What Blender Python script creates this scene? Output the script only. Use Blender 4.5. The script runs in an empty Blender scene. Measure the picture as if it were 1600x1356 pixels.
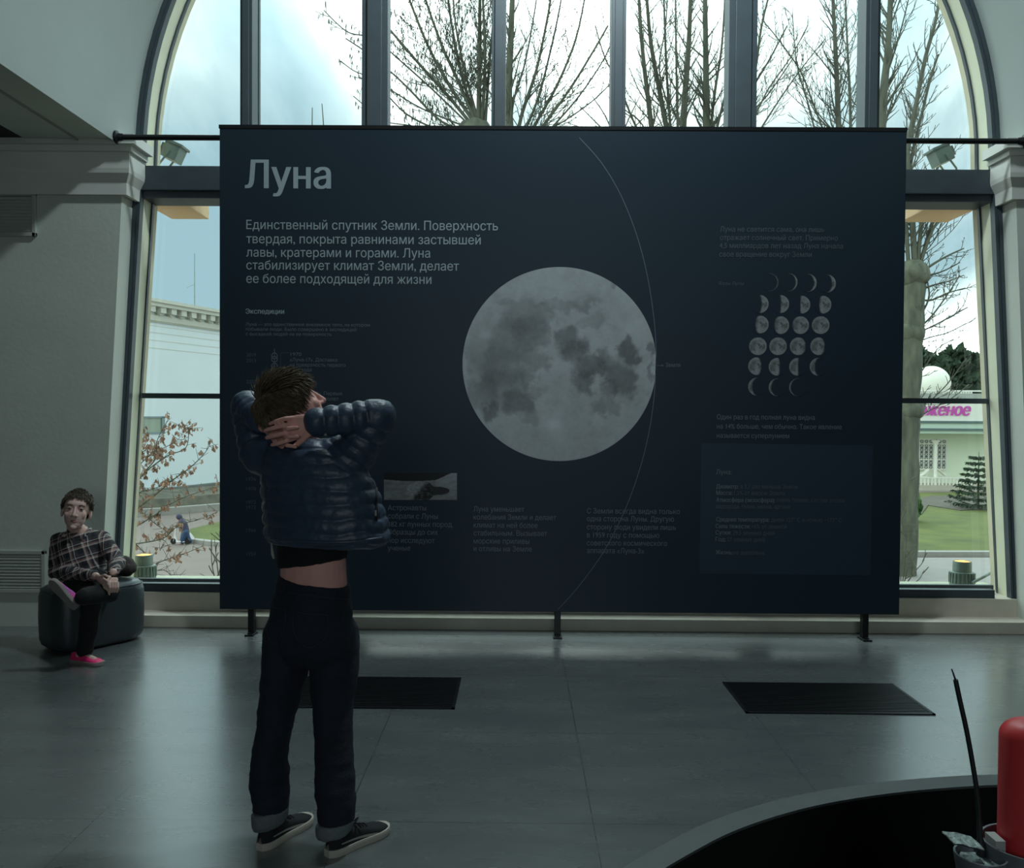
import bpy, bmesh, math, random
from math import pi, sin, cos, tan, sqrt, atan2
from mathutils import Vector, Matrix, noise
from mathutils.geometry import delaunay_2d_cdt

SC = bpy.context.scene
COL = SC.collection
RND = random.Random(7)

# ------------------------------------------------------------ camera
F = 1365.0                                   # focal length in pixels of the 1600 x 1356 frame
CAM = Vector((0, 0, 1.5))
ROT = Matrix.Rotation(.007, 3, 'Z') @ Matrix.Rotation(pi/2 - .0204, 3, 'X') @ Matrix.Rotation(.0067, 3, 'Z')
cd = bpy.data.cameras.new('camera')
cam = bpy.data.objects.new('camera', cd)
COL.objects.link(cam)
cd.sensor_fit = 'HORIZONTAL'; cd.sensor_width = 36.0
cd.lens = 36.0*F/1600.0
cd.clip_start = .05; cd.clip_end = 600
cam.matrix_world = Matrix.Translation(CAM) @ ROT.to_4x4()
SC.camera = cam

# ------------------------------------------------------------ view and world
vs = SC.view_settings
vs.view_transform = 'Standard'; vs.look = 'None'; vs.gamma = 1.0; vs.use_curve_mapping = False
vs.exposure = 0.85
SC.cycles.use_denoising = True
SC.cycles.max_bounces = 10
SC.cycles.diffuse_bounces = 6
SC.cycles.transparent_max_bounces = 12
SC.cycles.caustics_reflective = False
SC.cycles.caustics_refractive = False

def lin(c):
    c = c/255.0
    return c/12.92 if c <= .04045 else ((c+.055)/1.055)**2.4
def rgb(r, g, b): return (lin(r), lin(g), lin(b), 1.0)

def build_world():
    w = bpy.data.worlds.new('overcast_sky'); SC.world = w; w.use_nodes = True
    nt = w.node_tree; nt.nodes.clear(); N = nt.nodes.new; L = nt.links.new
    out = N('ShaderNodeOutputWorld'); bg = N('ShaderNodeBackground')
    tc = N('ShaderNodeTexCoord'); sep = N('ShaderNodeSeparateXYZ'); L(tc.outputs['Generated'], sep.inputs[0])
    add = N('ShaderNodeMath'); add.operation = 'ADD'; L(sep.outputs['Z'], add.inputs[0]); add.inputs[1].default_value = .35
    mx = N('ShaderNodeMath'); mx.operation = 'MAXIMUM'; L(add.outputs[0], mx.inputs[0]); mx.inputs[1].default_value = .1
    dx = N('ShaderNodeMath'); dx.operation = 'DIVIDE'; L(sep.outputs['X'], dx.inputs[0]); L(mx.outputs[0], dx.inputs[1])
    dz = N('ShaderNodeMath'); dz.operation = 'DIVIDE'; L(sep.outputs['Z'], dz.inputs[0]); L(mx.outputs[0], dz.inputs[1])
    cx = N('ShaderNodeCombineXYZ'); L(dx.outputs[0], cx.inputs[0]); L(dz.outputs[0], cx.inputs[1])
    no = N('ShaderNodeTexNoise'); no.inputs['Scale'].default_value = 1.7; no.inputs['Detail'].default_value = 7
    no.inputs['Roughness'].default_value = .52; no.inputs['Distortion'].default_value = .5
    mp = N('ShaderNodeMapping'); mp.inputs['Location'].default_value = (17.53, 8.29, 4.5); mp.inputs['Scale'].default_value = (1, 1.15, 1)
    L(cx.outputs[0], mp.inputs[0]); L(mp.outputs[0], no.inputs['Vector'])
    cr = N('ShaderNodeValToRGB'); e = cr.color_ramp.elements
    e[0].position = .39; e[0].color = (.075, .112, .128, 1)
    e[1].position = .635; e[1].color = (.96, 1.07, 1.03, 1)
    k = cr.color_ramp.elements.new(.53); k.color = (.21, .245, .238, 1)
    k = cr.color_ramp.elements.new(.465); k.color = (.125, .163, .172, 1)
    L(no.outputs['Fac'], cr.inputs[0])
    # the sun stands behind the cloud beyond the window, above the top of the picture: brighter there, duller behind the hall
    nrm = N('ShaderNodeVectorMath'); nrm.operation = 'NORMALIZE'; L(tc.outputs['Generated'], nrm.inputs[0])
    dot = N('ShaderNodeVectorMath'); dot.operation = 'DOT_PRODUCT'; L(nrm.outputs[0], dot.inputs[0]); dot.inputs[1].default_value = (SUN_X, cos(SUN_EL), sin(SUN_EL))
    m1 = N('ShaderNodeMapRange'); m1.interpolation_type = 'SMOOTHSTEP'; L(dot.outputs['Value'], m1.inputs['Value'])
    m1.inputs['From Min'].default_value = .72; m1.inputs['From Max'].default_value = .99; m1.inputs['To Min'].default_value = 0; m1.inputs['To Max'].default_value = SKY_GLOW
    m2 = N('ShaderNodeMapRange'); L(sep.outputs['Y'], m2.inputs['Value'])
    m2.inputs['From Min'].default_value = -.3; m2.inputs['From Max'].default_value = .6; m2.inputs['To Min'].default_value = SKY_BACK; m2.inputs['To Max'].default_value = SKY_FRONT
    ad = N('ShaderNodeMath'); ad.operation = 'ADD'; L(m1.outputs[0], ad.inputs[0]); L(m2.outputs[0], ad.inputs[1])
    L(cr.outputs[0], bg.inputs['Color']); L(ad.outputs[0], bg.inputs['Strength']); L(bg.outputs[0], out.inputs[0])
SKY_BACK, SKY_FRONT, SKY_GLOW, SUN_EL, SUN_X = 3.2, 3.2, 7.5, 1.0, .05
build_world()

def area_light(name, loc, target, size, power, color, sizey=None):
    l = bpy.data.lights.new(name, 'AREA'); l.energy = power; l.color = color
    l.shape = 'RECTANGLE'; l.size = size; l.size_y = sizey or size
    o = bpy.data.objects.new(name, l); COL.objects.link(o); o.location = loc
    o.rotation_euler = (Vector(target)-Vector(loc)).to_track_quat('-Z', 'Y').to_euler()
    return o
# added fill lights without fittings: above the banner and at the back wall
area_light('banner_fill', (.5, 4.35, 6.2), (.5, 5.95, 3.6), .35, 84, (.80, .95, 1.0))
area_light('rear_fill', (.3, -5.9, 2.7), (.3, 4, 2.2), 3.2, 42, (.82, .96, 1.0), 2.2)

# ------------------------------------------------------------ helpers
def ray(px, py):
    return ROT @ Vector(((px-800)/F, -(py-678)/F, -1))
def at(px, py, Y):
    d = ray(px, py); return CAM + d*(Y/d.y)
def ground(px, py, z=0.0):
    d = ray(px, py); return CAM + d*((z-CAM.z)/d.z)

def tag(o, label=None, cat=None, group=None, kind=None):
    if label: o['label'] = label
    if cat: o['category'] = cat
    if group: o['group'] = group
    if kind: o['kind'] = kind
    return o
def empty(name, loc, label=None, cat=None, group=None, kind=None):
    o = bpy.data.objects.new(name, None); COL.objects.link(o); o.location = loc
    o.empty_display_size = .1
    return tag(o, label, cat, group, kind)

class MB:
    """collects shapes and links them as one mesh object"""
    def __init__(s): s.v = []; s.f = []; s.m = []; s.mi = 0; s.c = None
    def quad(s, *p):
        n = len(s.v); s.v += [tuple(q) for q in p]; s.f.append(tuple(range(n, n+len(p)))); s.m.append(s.mi)
    def box(s, x0, x1, y0, y1, z0, z1, M=None, bev=0):
        b = bmesh.new(); bmesh.ops.create_cube(b, size=1)
        for v in b.verts:
            v.co = Vector((x0+(v.co.x+.5)*(x1-x0), y0+(v.co.y+.5)*(y1-y0), z0+(v.co.z+.5)*(z1-z0)))
        if bev: bmesh.ops.bevel(b, geom=b.edges[:], offset=bev, segments=2, affect='EDGES', profile=.6)
        s.addbm(b, M)
    def addbm(s, b, M=None):
        n = len(s.v); b.verts.index_update()
        for v in b.verts: s.v.append(tuple(M @ v.co if M else v.co))
        for f in b.faces: s.f.append(tuple(n+v.index for v in f.verts)); s.m.append(s.mi)
        b.free()
    def grid(s, rows, closed=False, capa=False, capb=False):
        n = len(s.v); w = len(rows[0])
        for r in rows: s.v += [tuple(p) for p in r]
        for i in range(len(rows)-1):
            for j in range(w if closed else w-1):
                a = n+i*w+j; b = n+i*w+(j+1) % w
                s.f.append((a, b, b+w, a+w)); s.m.append(s.mi)
        if capa: s.f.append(tuple(n+j for j in reversed(range(w)))); s.m.append(s.mi)
        if capb: s.f.append(tuple(n+(len(rows)-1)*w+j for j in range(w))); s.m.append(s.mi)
    def tube(s, pts, rad, n=8, cap=True):
        pts = [Vector(p) for p in pts]
        if not hasattr(rad, '__len__'): rad = [rad]*len(pts)
        rows = []; ref = None
        for i, p in enumerate(pts):
            t = (pts[min(i+1, len(pts)-1)]-pts[max(i-1, 0)])
            if t.length < 1e-9: t = Vector((0, 0, 1))
            t.normalize()
            if ref is None: ref = t.orthogonal().normalized()
            ref = ref - t*ref.dot(t)
            if ref.length < 1e-6: ref = t.orthogonal()
            ref.normalize(); b = t.cross(ref)
            rows.append([p+(ref*cos(2*pi*k/n)+b*sin(2*pi*k/n))*rad[i] for k in range(n)])
        s.grid(rows, True, cap, cap)
    def lathe(s, prof, c=(0, 0, 0), n=32, M=None, capa=True, capb=True):
        rows = []
        for r, z in prof:
            row = [Vector((c[0]+r*cos(2*pi*k/n), c[1]+r*sin(2*pi*k/n), c[2]+z)) for k in range(n)]
            rows.append([M @ p for p in row] if M else row)
        s.grid(rows, True, capa, capb)
    def prism(s, poly, d0, d1, fn):
        """poly of 2-D points, fn(u, v, d) -> 3-D point"""
        n = len(poly); k = len(s.v)
        s.v += [tuple(fn(u, v, d0)) for u, v in poly]+[tuple(fn(u, v, d1)) for u, v in poly]
        s.f.append(tuple(k+i for i in range(n))); s.m.append(s.mi)
        s.f.append(tuple(k+n+i for i in reversed(range(n)))); s.m.append(s.mi)
        for i in range(n):
            j = (i+1) % n; s.f.append((k+i, k+n+i, k+n+j, k+j)); s.m.append(s.mi)
    def build(s, name, mat, parent=None, smooth=False, normals=True):
        me = bpy.data.meshes.new(name); me.from_pydata(s.v, [], s.f)
        ms = mat if isinstance(mat, (list, tuple)) else [mat]
        for m in ms: me.materials.append(m)
        if len(ms) > 1: me.polygons.foreach_set('material_index', s.m)
        if normals and len(s.f) < 60000:
            b = bmesh.new(); b.from_mesh(me); bmesh.ops.recalc_face_normals(b, faces=b.faces[:]); b.to_mesh(me); b.free()
        if smooth:
            me.polygons.foreach_set('use_smooth', [True]*len(me.polygons))
            if smooth != 'all':
                try: me.set_sharp_from_angle(angle=math.radians(40))
                except Exception: pass
        me.update()
        return put(name, me, parent)

def put(name, me, parent=None):
    o = bpy.data.objects.new(name, me); COL.objects.link(o)
    if parent is not None:
        o.parent = parent
        o.matrix_parent_inverse = Matrix.Identity(4)
        o.location = -base_of(parent)
    return o
def base_of(o):
    p = Vector((0, 0, 0))
    while o is not None: p += o.location; o = o.parent
    return p

class Blob:
    """round limbs and bodies fused into one continuous skin"""
    def __init__(s): s.b = bmesh.new(); s.bones = []
    def ell(s, c, r, M=None, seg=24):
        T = Matrix.Translation(Vector(c)) @ ((M or Matrix.Identity(3)).to_4x4()) @ Matrix.Diagonal((r[0], r[1], r[2], 1))
        bmesh.ops.create_uvsphere(s.b, u_segments=seg, v_segments=seg//2+2, radius=1, matrix=T)
    def chain(s, pts, rad, bone=False):
        pts = [Vector(p) for p in pts]
        for p, r in zip(pts, rad): s.ell(p, (r, r, r), seg=16)
        for i in range(len(pts)-1):
            a, b = pts[i], pts[i+1]; t = b-a
            if t.length < 1e-6: continue
            if bone: s.bones.append((a, b))
            q = t.to_track_quat('Z', 'Y').to_matrix().to_4x4()
            bmesh.ops.create_cone(s.b, cap_ends=True, segments=16, radius1=rad[i], radius2=rad[i+1], depth=t.length,
                                  matrix=Matrix.Translation((a+b)/2) @ q)
    def loft(s, secs, n=28, pw=1.0):
        """secs: (centre, half-axis vector, half-axis vector)"""
        vs_ = []
        for c, ax, ay in secs:
            c = Vector(c); ax = Vector(ax); ay = Vector(ay); row = []
            for k in range(n):
                a = 2*pi*k/n; ca, sa = cos(a), sin(a)
                ca = abs(ca)**pw*(1 if ca >= 0 else -1); sa = abs(sa)**pw*(1 if sa >= 0 else -1)
                row.append(s.b.verts.new(c+ax*ca+ay*sa))
            vs_.append(row)
        for i in range(len(vs_)-1):
            for k in range(n):
                s.b.faces.new((vs_[i][k], vs_[i][(k+1) % n], vs_[i+1][(k+1) % n], vs_[i+1][k]))
        s.b.faces.new(vs_[0][::-1]); s.b.faces.new(vs_[-1])
    def build(s, name, mat, parent=None, vox=.006, it=4, disp=None):
        bmesh.ops.recalc_face_normals(s.b, faces=s.b.faces[:])
        me = bpy.data.meshes.new(name); s.b.to_mesh(me); s.b.free()
        o = bpy.data.objects.new(name, me); COL.objects.link(o)
        r = o.modifiers.new('r', 'REMESH'); r.mode = 'VOXEL'; r.voxel_size = vox; r.use_smooth_shade = True
        if it:
            q = o.modifiers.new('s', 'SMOOTH'); q.factor = .5; q.iterations = it
        dg = bpy.context.evaluated_depsgraph_get(); dg.update()
        m2 = bpy.data.meshes.new_from_object(o.evaluated_get(dg))
        o.modifiers.clear(); o.data = m2; bpy.data.meshes.remove(me)
        m2.name = name; m2.materials.clear(); m2.materials.append(mat)
        if disp:
            nn = [v.normal.copy() for v in m2.vertices]
            for v, n in zip(m2.vertices, nn): v.co += n*disp(v.co, n)
        m2.polygons.foreach_set('use_smooth', [True]*len(m2.polygons)); m2.update()
        if parent is not None:
            o.parent = parent; o.location = -base_of(parent)
        return o

# ------------------------------------------------------------ materials
def mat(name, col, rough=.6, metal=0.0, var=0.0, vscale=8.0, bump=0.0, bscale=40.0, col2=None, spec=.5, coat=0.0, stretch=None):
    m = bpy.data.materials.new(name); m.use_nodes = True
    nt = m.node_tree; p = nt.nodes['Principled BSDF']; N = nt.nodes.new; L = nt.links.new
    p.inputs['Base Color'].default_value = col; p.inputs['Roughness'].default_value = rough; p.inputs['Metallic'].default_value = metal
    p.inputs['Specular IOR Level'].default_value = spec
    if coat: p.inputs['Coat Weight'].default_value = coat; p.inputs['Coat Roughness'].default_value = .15
    if var or col2 or bump:
        tc = N('ShaderNodeTexCoord'); mp = N('ShaderNodeMapping'); L(tc.outputs['Object'], mp.inputs[0])
        if stretch: mp.inputs['Scale'].default_value = stretch
    if var or col2:
        no = N('ShaderNodeTexNoise'); no.inputs['Scale'].default_value = vscale; no.inputs['Detail'].default_value = 6
        L(mp.outputs[0], no.inputs['Vector'])
        cr = N('ShaderNodeValToRGB'); cr.color_ramp.elements[0].position = .3; cr.color_ramp.elements[1].position = .7
        a = col2 or tuple(min(1, c*(1-var)) for c in col[:3])+(1,)
        b = col if col2 else tuple(min(1, c*(1+var)) for c in col[:3])+(1,)
        cr.color_ramp.elements[0].color = a; cr.color_ramp.elements[1].color = b
        L(no.outputs['Fac'], cr.inputs[0]); L(cr.outputs[0], p.inputs['Base Color'])
    if bump:
        n2 = N('ShaderNodeTexNoise'); n2.inputs['Scale'].default_value = bscale; n2.inputs['Detail'].default_value = 5
        L(mp.outputs[0], n2.inputs['Vector']); bm = N('ShaderNodeBump'); bm.inputs['Strength'].default_value = bump
        bm.inputs['Distance'].default_value = .01
        L(n2.outputs['Fac'], bm.inputs['Height']); L(bm.outputs[0], p.inputs['Normal'])
    return m
def emit(name, col, strength):
    m = bpy.data.materials.new(name); m.use_nodes = True
    p = m.node_tree.nodes['Principled BSDF']; p.inputs['Base Color'].default_value = col
    p.inputs['Emission Color'].default_value = col; p.inputs['Emission Strength'].default_value = strength
    return m
def vcol_mat(name, rough=.42):
    m = bpy.data.materials.new(name); m.use_nodes = True; nt = m.node_tree
    a = nt.nodes.new('ShaderNodeVertexColor'); a.layer_name = 'print'
    p = nt.nodes['Principled BSDF']; nt.links.new(a.outputs[0], p.inputs['Base Color']); p.inputs['Roughness'].default_value = rough; p.inputs['Specular IOR Level'].default_value = .3
    return m

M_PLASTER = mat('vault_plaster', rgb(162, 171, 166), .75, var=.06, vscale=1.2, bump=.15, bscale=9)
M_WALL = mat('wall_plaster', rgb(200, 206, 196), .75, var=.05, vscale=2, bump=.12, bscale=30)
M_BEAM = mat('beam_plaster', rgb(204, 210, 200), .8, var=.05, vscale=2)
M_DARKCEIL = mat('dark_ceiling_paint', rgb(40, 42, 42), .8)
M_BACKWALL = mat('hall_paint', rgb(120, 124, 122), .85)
M_TRIM = mat('impost_paint', rgb(218, 220, 212), .6, var=.04, vscale=4)
M_SILL = mat('sill_stone', rgb(204, 196, 182), .55, var=.08, vscale=6)
M_FRAME = mat('window_frame_paint', rgb(62, 72, 78), .45, var=.08, vscale=9)
M_CREAM = mat('jamb_cream_paint', rgb(226, 228, 200), .6, var=.04, vscale=5)
M_OUTCREAM = mat('facade_cream_stucco', rgb(214, 204, 178), .8, var=.06, vscale=6)
M_BLACK = mat('black_steel', rgb(22, 23, 25), .4, .3)
M_PIT = mat('matte_black_lining', rgb(9, 9, 10), .95)
M_CURB = mat('curb_rubber', rgb(92, 98, 98), .6, var=.08, vscale=12)
M_VENT = mat('vent_paint', rgb(180, 186, 176), .5)
M_GREYMETAL = mat('grey_cast_metal', rgb(120, 134, 126), .5, .2, var=.1)

def floor_material():
    m = bpy.data.materials.new('concrete_tiles'); m.use_nodes = True; nt = m.node_tree; N = nt.nodes.new; L = nt.links.new
    p = nt.nodes['Principled BSDF']; tc = N('ShaderNodeTexCoord')
    n1 = N('ShaderNodeTexNoise'); n1.inputs['Scale'].default_value = 1.6; n1.inputs['Detail'].default_value = 8; n1.inputs['Roughness'].default_value = .62
    mp = N('ShaderNodeMapping'); mp.inputs['Scale'].default_value = (.8, 2.4, 1); L(tc.outputs['Object'], mp.inputs[0]); L(mp.outputs[0], n1.inputs['Vector'])
    cr = N('ShaderNodeValToRGB'); cr.color_ramp.elements[0].position = .3; cr.color_ramp.elements[1].position = .72
    cr.color_ramp.elements[0].color = rgb(86, 92, 92); cr.color_ramp.elements[1].color = rgb(108, 114, 112)
    L(n1.outputs['Fac'], cr.inputs[0])
    sep = N('ShaderNodeSeparateXYZ'); L(tc.outputs['Object'], sep.inputs[0])
    masks = []
    for out_, off in (('X', .285), ('Y', 5.03)):
        a = N('ShaderNodeMath'); a.operation = 'SUBTRACT'; L(sep.outputs[out_], a.inputs[0]); a.inputs[1].default_value = off - 92.0
        b = N('ShaderNodeMath'); b.operation = 'DIVIDE'; L(a.outputs[0], b.inputs[0]); b.inputs[1].default_value = .92
        c = N('ShaderNodeMath'); c.operation = 'FRACT'; L(b.outputs[0], c.inputs[0])
        d = N('ShaderNodeMath'); d.operation = 'LESS_THAN'; L(c.outputs[0], d.inputs[0]); d.inputs[1].default_value = .0045
        masks.append(d)
    mx = N('ShaderNodeMath'); mx.operation = 'MAXIMUM'; L(masks[0].outputs[0], mx.inputs[0]); L(masks[1].outputs[0], mx.inputs[1])
    mix = N('ShaderNodeMix'); mix.data_type = 'RGBA'; L(mx.outputs[0], mix.inputs[0]); L(cr.outputs[0], mix.inputs[6]); mix.inputs[7].default_value = rgb(66, 70, 70)
    L(mix.outputs[2], p.inputs['Base Color'])
    n2 = N('ShaderNodeTexNoise'); n2.inputs['Scale'].default_value = 3.5; n2.inputs['Detail'].default_value = 6; L(mp.outputs[0], n2.inputs['Vector'])
    mr = N('ShaderNodeMapRange'); L(n2.outputs['Fac'], mr.inputs['Value']); mr.inputs['To Min'].default_value = .23; mr.inputs['To Max'].default_value = .31
    L(mr.outputs[0], p.inputs['Roughness']); p.inputs['Specular IOR Level'].default_value = .9
    p.inputs['Coat Weight'].default_value = .9; p.inputs['Coat Roughness'].default_value = .27; p.inputs['Coat IOR'].default_value = 1.6
    return m
M_FLOOR = floor_material()

def glass_material(tint=(.93, .97, .96, 1)):
    m = bpy.data.materials.new('window_glass'); m.use_nodes = True; nt = m.node_tree; nt.nodes.clear(); N = nt.nodes.new; L = nt.links.new
    o = N('ShaderNodeOutputMaterial'); mx = N('ShaderNodeMixShader')
    lw = N('ShaderNodeLayerWeight'); lw.inputs['Blend'].default_value = .5
    pw = N('ShaderNodeMath'); pw.operation = 'POWER'; L(lw.outputs['Facing'], pw.inputs[0]); pw.inputs[1].default_value = 5
    fr = N('ShaderNodeMath'); fr.operation = 'MULTIPLY_ADD'; L(pw.outputs[0], fr.inputs[0]); fr.inputs[1].default_value = .95; fr.inputs[2].default_value = .04
    t = N('ShaderNodeBsdfTransparent'); t.inputs[0].default_value = tint; g = N('ShaderNodeBsdfGlossy'); g.inputs['Roughness'].default_value = .02
    L(fr.outputs[0], mx.inputs[0]); L(t.outputs[0], mx.inputs[1]); L(g.outputs[0], mx.inputs[2]); L(mx.outputs[0], o.inputs[0])
    return m
M_GLASS = glass_material()

# ------------------------------------------------------------ the hall
XC, HW, ZS, LEAN = .33, 3.08, 3.345, .055
YW = 6.09                                   # face of the end wall
def prof(off, z0, n=56, lean=LEAN):
    hw = HW-off
    p = [(XC-hw-lean*(ZS-z0), z0), (XC-hw, ZS)]
    p += [(XC-hw*cos(pi*i/n), ZS+hw*sin(pi*i/n)) for i in range(1, n)]
    p += [(XC+hw, ZS), (XC+hw+lean*(ZS-z0), z0)]
    return p
def ring(mb, o0, o1, y0, y1, z0, lean=LEAN):
    a, b = prof(o0, z0, lean=lean), prof(o1, z0, lean=lean)
    rows = [[(x, y0, z) for x, z in a], [(x, y0, z) for x, z in b], [(x, y1, z) for x, z in b], [(x, y1, z) for x, z in a], [(x, y0, z) for x, z in a]]
    mb.grid(rows)
def arch_half(z, off): # half width of the opening at height z
    hw = HW-off
    return hw+LEAN*(ZS-z) if z < ZS else sqrt(max(0, hw*hw-(z-ZS)**2))

def build_hall():
    S = dict(kind='structure')
    # the floor: tiles around the wavy pit
    mb = MB(); mb.box(-7.5, 8.2, -6.2, 6.3, -.9, -.75); tag(mb.build('floor_slab', M_PIT), **S)
    # pit outline on the floor: a wavy curve from below the picture to its right edge and round
    pts = [ground(x, y) for x, y in ((940, 1385), (980, 1356), (1040, 1322), (1100, 1291), (1170, 1266), (1250, 1245), (1350, 1229), (1450, 1219), (1562, 1213))]
    curve = [(p.x, p.y) for p in pts]
    curve += [(2.4, 3.62), (2.9, 3.45), (3.3, 3.05), (3.45, 2.5), (3.3, 1.95), (2.8, 1.55), (2.2, 1.5), (1.6, 1.62), (1.05, 1.66), (.55, 1.72), (.2, 2.0), (.12, 2.35)]
    # smooth closed curve
    for _ in range(2):
        q = []
        for i in range(len(curve)):
            a, b = curve[i], curve[(i+1) % len(curve)]
            q += [(a[0]*.75+b[0]*.25, a[1]*.75+b[1]*.25), (a[0]*.25+b[0]*.75, a[1]*.25+b[1]*.75)]
        curve = q
    b = bmesh.new()
    ov = [b.verts.new((x, y, 0)) for x, y in ((-7.5, -6.2), (8.2, -6.2), (8.2, 6.3), (-7.5, 6.3))]
    iv = [b.verts.new((x, y, 0)) for x, y in curve]
    es = [b.edges.new((ov[i], ov[(i+1) % 4])) for i in range(4)]+[b.edges.new((iv[i], iv[(i+1) % len(iv)])) for i in range(len(iv))]
    bmesh.ops.triangle_fill(b, use_beauty=True, edges=es)
    for f in list(b.faces):
        c = f.calc_center_median()
        if inside((c.x, c.y), curve): b.faces.remove(f)
    bmesh.ops.recalc_face_normals(b, faces=b.faces[:])
    if b.faces and b.faces[:][0].normal.z < 0: bmesh.ops.reverse_faces(b, faces=b.faces[:])
    me = bpy.data.meshes.new('floor'); b.to_mesh(me); b.free(); me.materials.append(M_FLOOR)
    tag(put('floor', me), **S)
    # curb and lining of the pit
    def offs(d):
        r = []; n = len(curve)
        for i in range(n):
            a, c = Vector(curve[i-1]), Vector(curve[(i+1) % n]); t = (c-a).normalized(); nrm = Vector((t.y, -t.x))
            r.append((curve[i][0]+nrm.x*d, curve[i][1]+nrm.y*d))
        return r
    area = sum(curve[i][0]*curve[(i+1) % len(curve)][1]-curve[(i+1) % len(curve)][0]*curve[i][1] for i in range(len(curve)))
    sg = -1 if area > 0 else 1
    inn = offs(.10*sg)
    cu = MB(); cu.grid([[(x, y, -.01) for x, y in curve], [(x, y, .012) for x, y in curve], [(x, y, .012) for x, y in inn], [(x, y, .002) for x, y in inn]], True)
    root = empty('sunken_pit', (inn[0][0], inn[0][1], -.75), 'sunken black display pit with a wavy grey curb in the floor', 'pit')
    cu.build('curb', M_CURB, root, smooth=True)
    li = MB(); li.grid([[(x, y, .002) for x, y in inn], [(x, y, -.75) for x, y in inn]], True); li.build('lining', M_PIT, root, smooth=True)

    # end wall either side of the window
    for nm, sg_, xe in (('wall_left', -1, -7.5), ('wall_right', 1, 8.2)):
        x0 = XC+sg_*(HW+LEAN*ZS); x1 = XC+sg_*HW
        mb = MB(); mb.prism([(xe, 0), (x0, 0), (x1, ZS), (xe, ZS)], YW, YW+.19, lambda u, v, d: (u, d, v)); tag(mb.build(nm, M_WALL), **S)
    # masonry outside the opening, from the ground to above the arch
    mb = MB(); ring(mb, -4.2, -.015, 6.28, 6.58, -3.2, .066)
    mb.box(-9, 9.6, 6.56, 6.95, -3.2, -.02)
    tag(mb.build('wall_facade', M_OUTCREAM), **S)
    # barrel vault
    mb = MB(); n = 64
    rows = []
    for y in (6.28, 5.2, 4, 2.5, 1, -1, -3.5, -6.2):
        rows.append([(XC-HW*cos(pi*i/n), y, ZS+HW*sin(pi*i/n)) for i in range(n+1)])
    mb.grid(rows)
    rows = [[(XC-(HW+.25)*cos(pi*i/n), y, ZS+(HW+.25)*sin(pi*i/n)) for i in range(n+1)] for y in (6.28, -6.2)]
    mb.grid(rows)
    tag(mb.build('ceiling_vault', M_PLASTER, smooth=True, normals=False), **S)
    mb = MB(); mb.box(XC-HW-.62, XC-HW, -6.2, YW, ZS+.02, ZS+.4); mb.box(XC+HW, XC+HW+.62, -6.2, YW, ZS+.02, ZS+.4)
    tag(mb.build('beam', M_BEAM), **S)
    mb = MB(); mb.box(-7.5, XC-HW-.62, -6.2, YW, ZS+.025, ZS+.4); mb.box(XC+HW+.62, 8.2, -6.2, YW, ZS+.025, ZS+.4)
    tag(mb.build('ceiling', M_DARKCEIL), **S)
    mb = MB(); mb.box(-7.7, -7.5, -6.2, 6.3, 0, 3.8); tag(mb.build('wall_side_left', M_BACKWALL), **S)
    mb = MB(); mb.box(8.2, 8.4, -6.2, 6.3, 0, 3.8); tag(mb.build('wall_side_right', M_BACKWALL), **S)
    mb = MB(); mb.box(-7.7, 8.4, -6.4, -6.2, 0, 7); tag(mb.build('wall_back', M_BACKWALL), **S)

    # impost moulding running along the wall and returning into the reveal
    def impost(sg_):
        prof_ = [(0, -.30), (.03, -.30), (.035, -.22), (.07, -.16), (.075, -.13), (.075, -.02), (.10, -.02), (.10, .02), (.14, .02), (.14, .085), (.0, .085)]
        mb = MB(); xi = XC+sg_*HW
        path = [(XC+sg_*8.5 if sg_ > 0 else -7.5, YW, (0, -1)), (xi, YW, (-sg_, -1)), (xi, 6.27, (-sg_, 0))]
        rows = []
        for (x, y, d) in path:
            rows.append([(x+d[0]*p*.9, y+d[1]*p, ZS-.03+z-(0.0)) for p, z in prof_])
        mb.grid(rows)
        mb.build('trim_1' if sg_ < 0 else 'trim_2', M_TRIM)['kind'] = 'structure'
    impost(-1); impost(1)

    # stepped plinth below the window
    zl = at(800, 966, YW).z; zf = at(800, 929, 6.27).z
    mb = MB()
    xl, xr = XC-HW-LEAN*ZS-.01, XC+HW+LEAN*ZS+.01
    mb.box(xl, xr, YW, 6.30, 0, zl, bev=.004)
    mb.box(xl, xr, 6.255, 6.55, 0, zf, bev=.004)
    tag(mb.build('trim_3', M_SILL), **S)
    return zf

def inside(p, poly):
    x, y = p; r = False; n = len(poly)
    for i in range(n):
        x1, y1 = poly[i]; x2, y2 = poly[(i+1) % n]
        if (y1 > y) != (y2 > y) and x < (x2-x1)*(y-y1)/(y2-y1)+x1: r = not r
    return r

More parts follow.
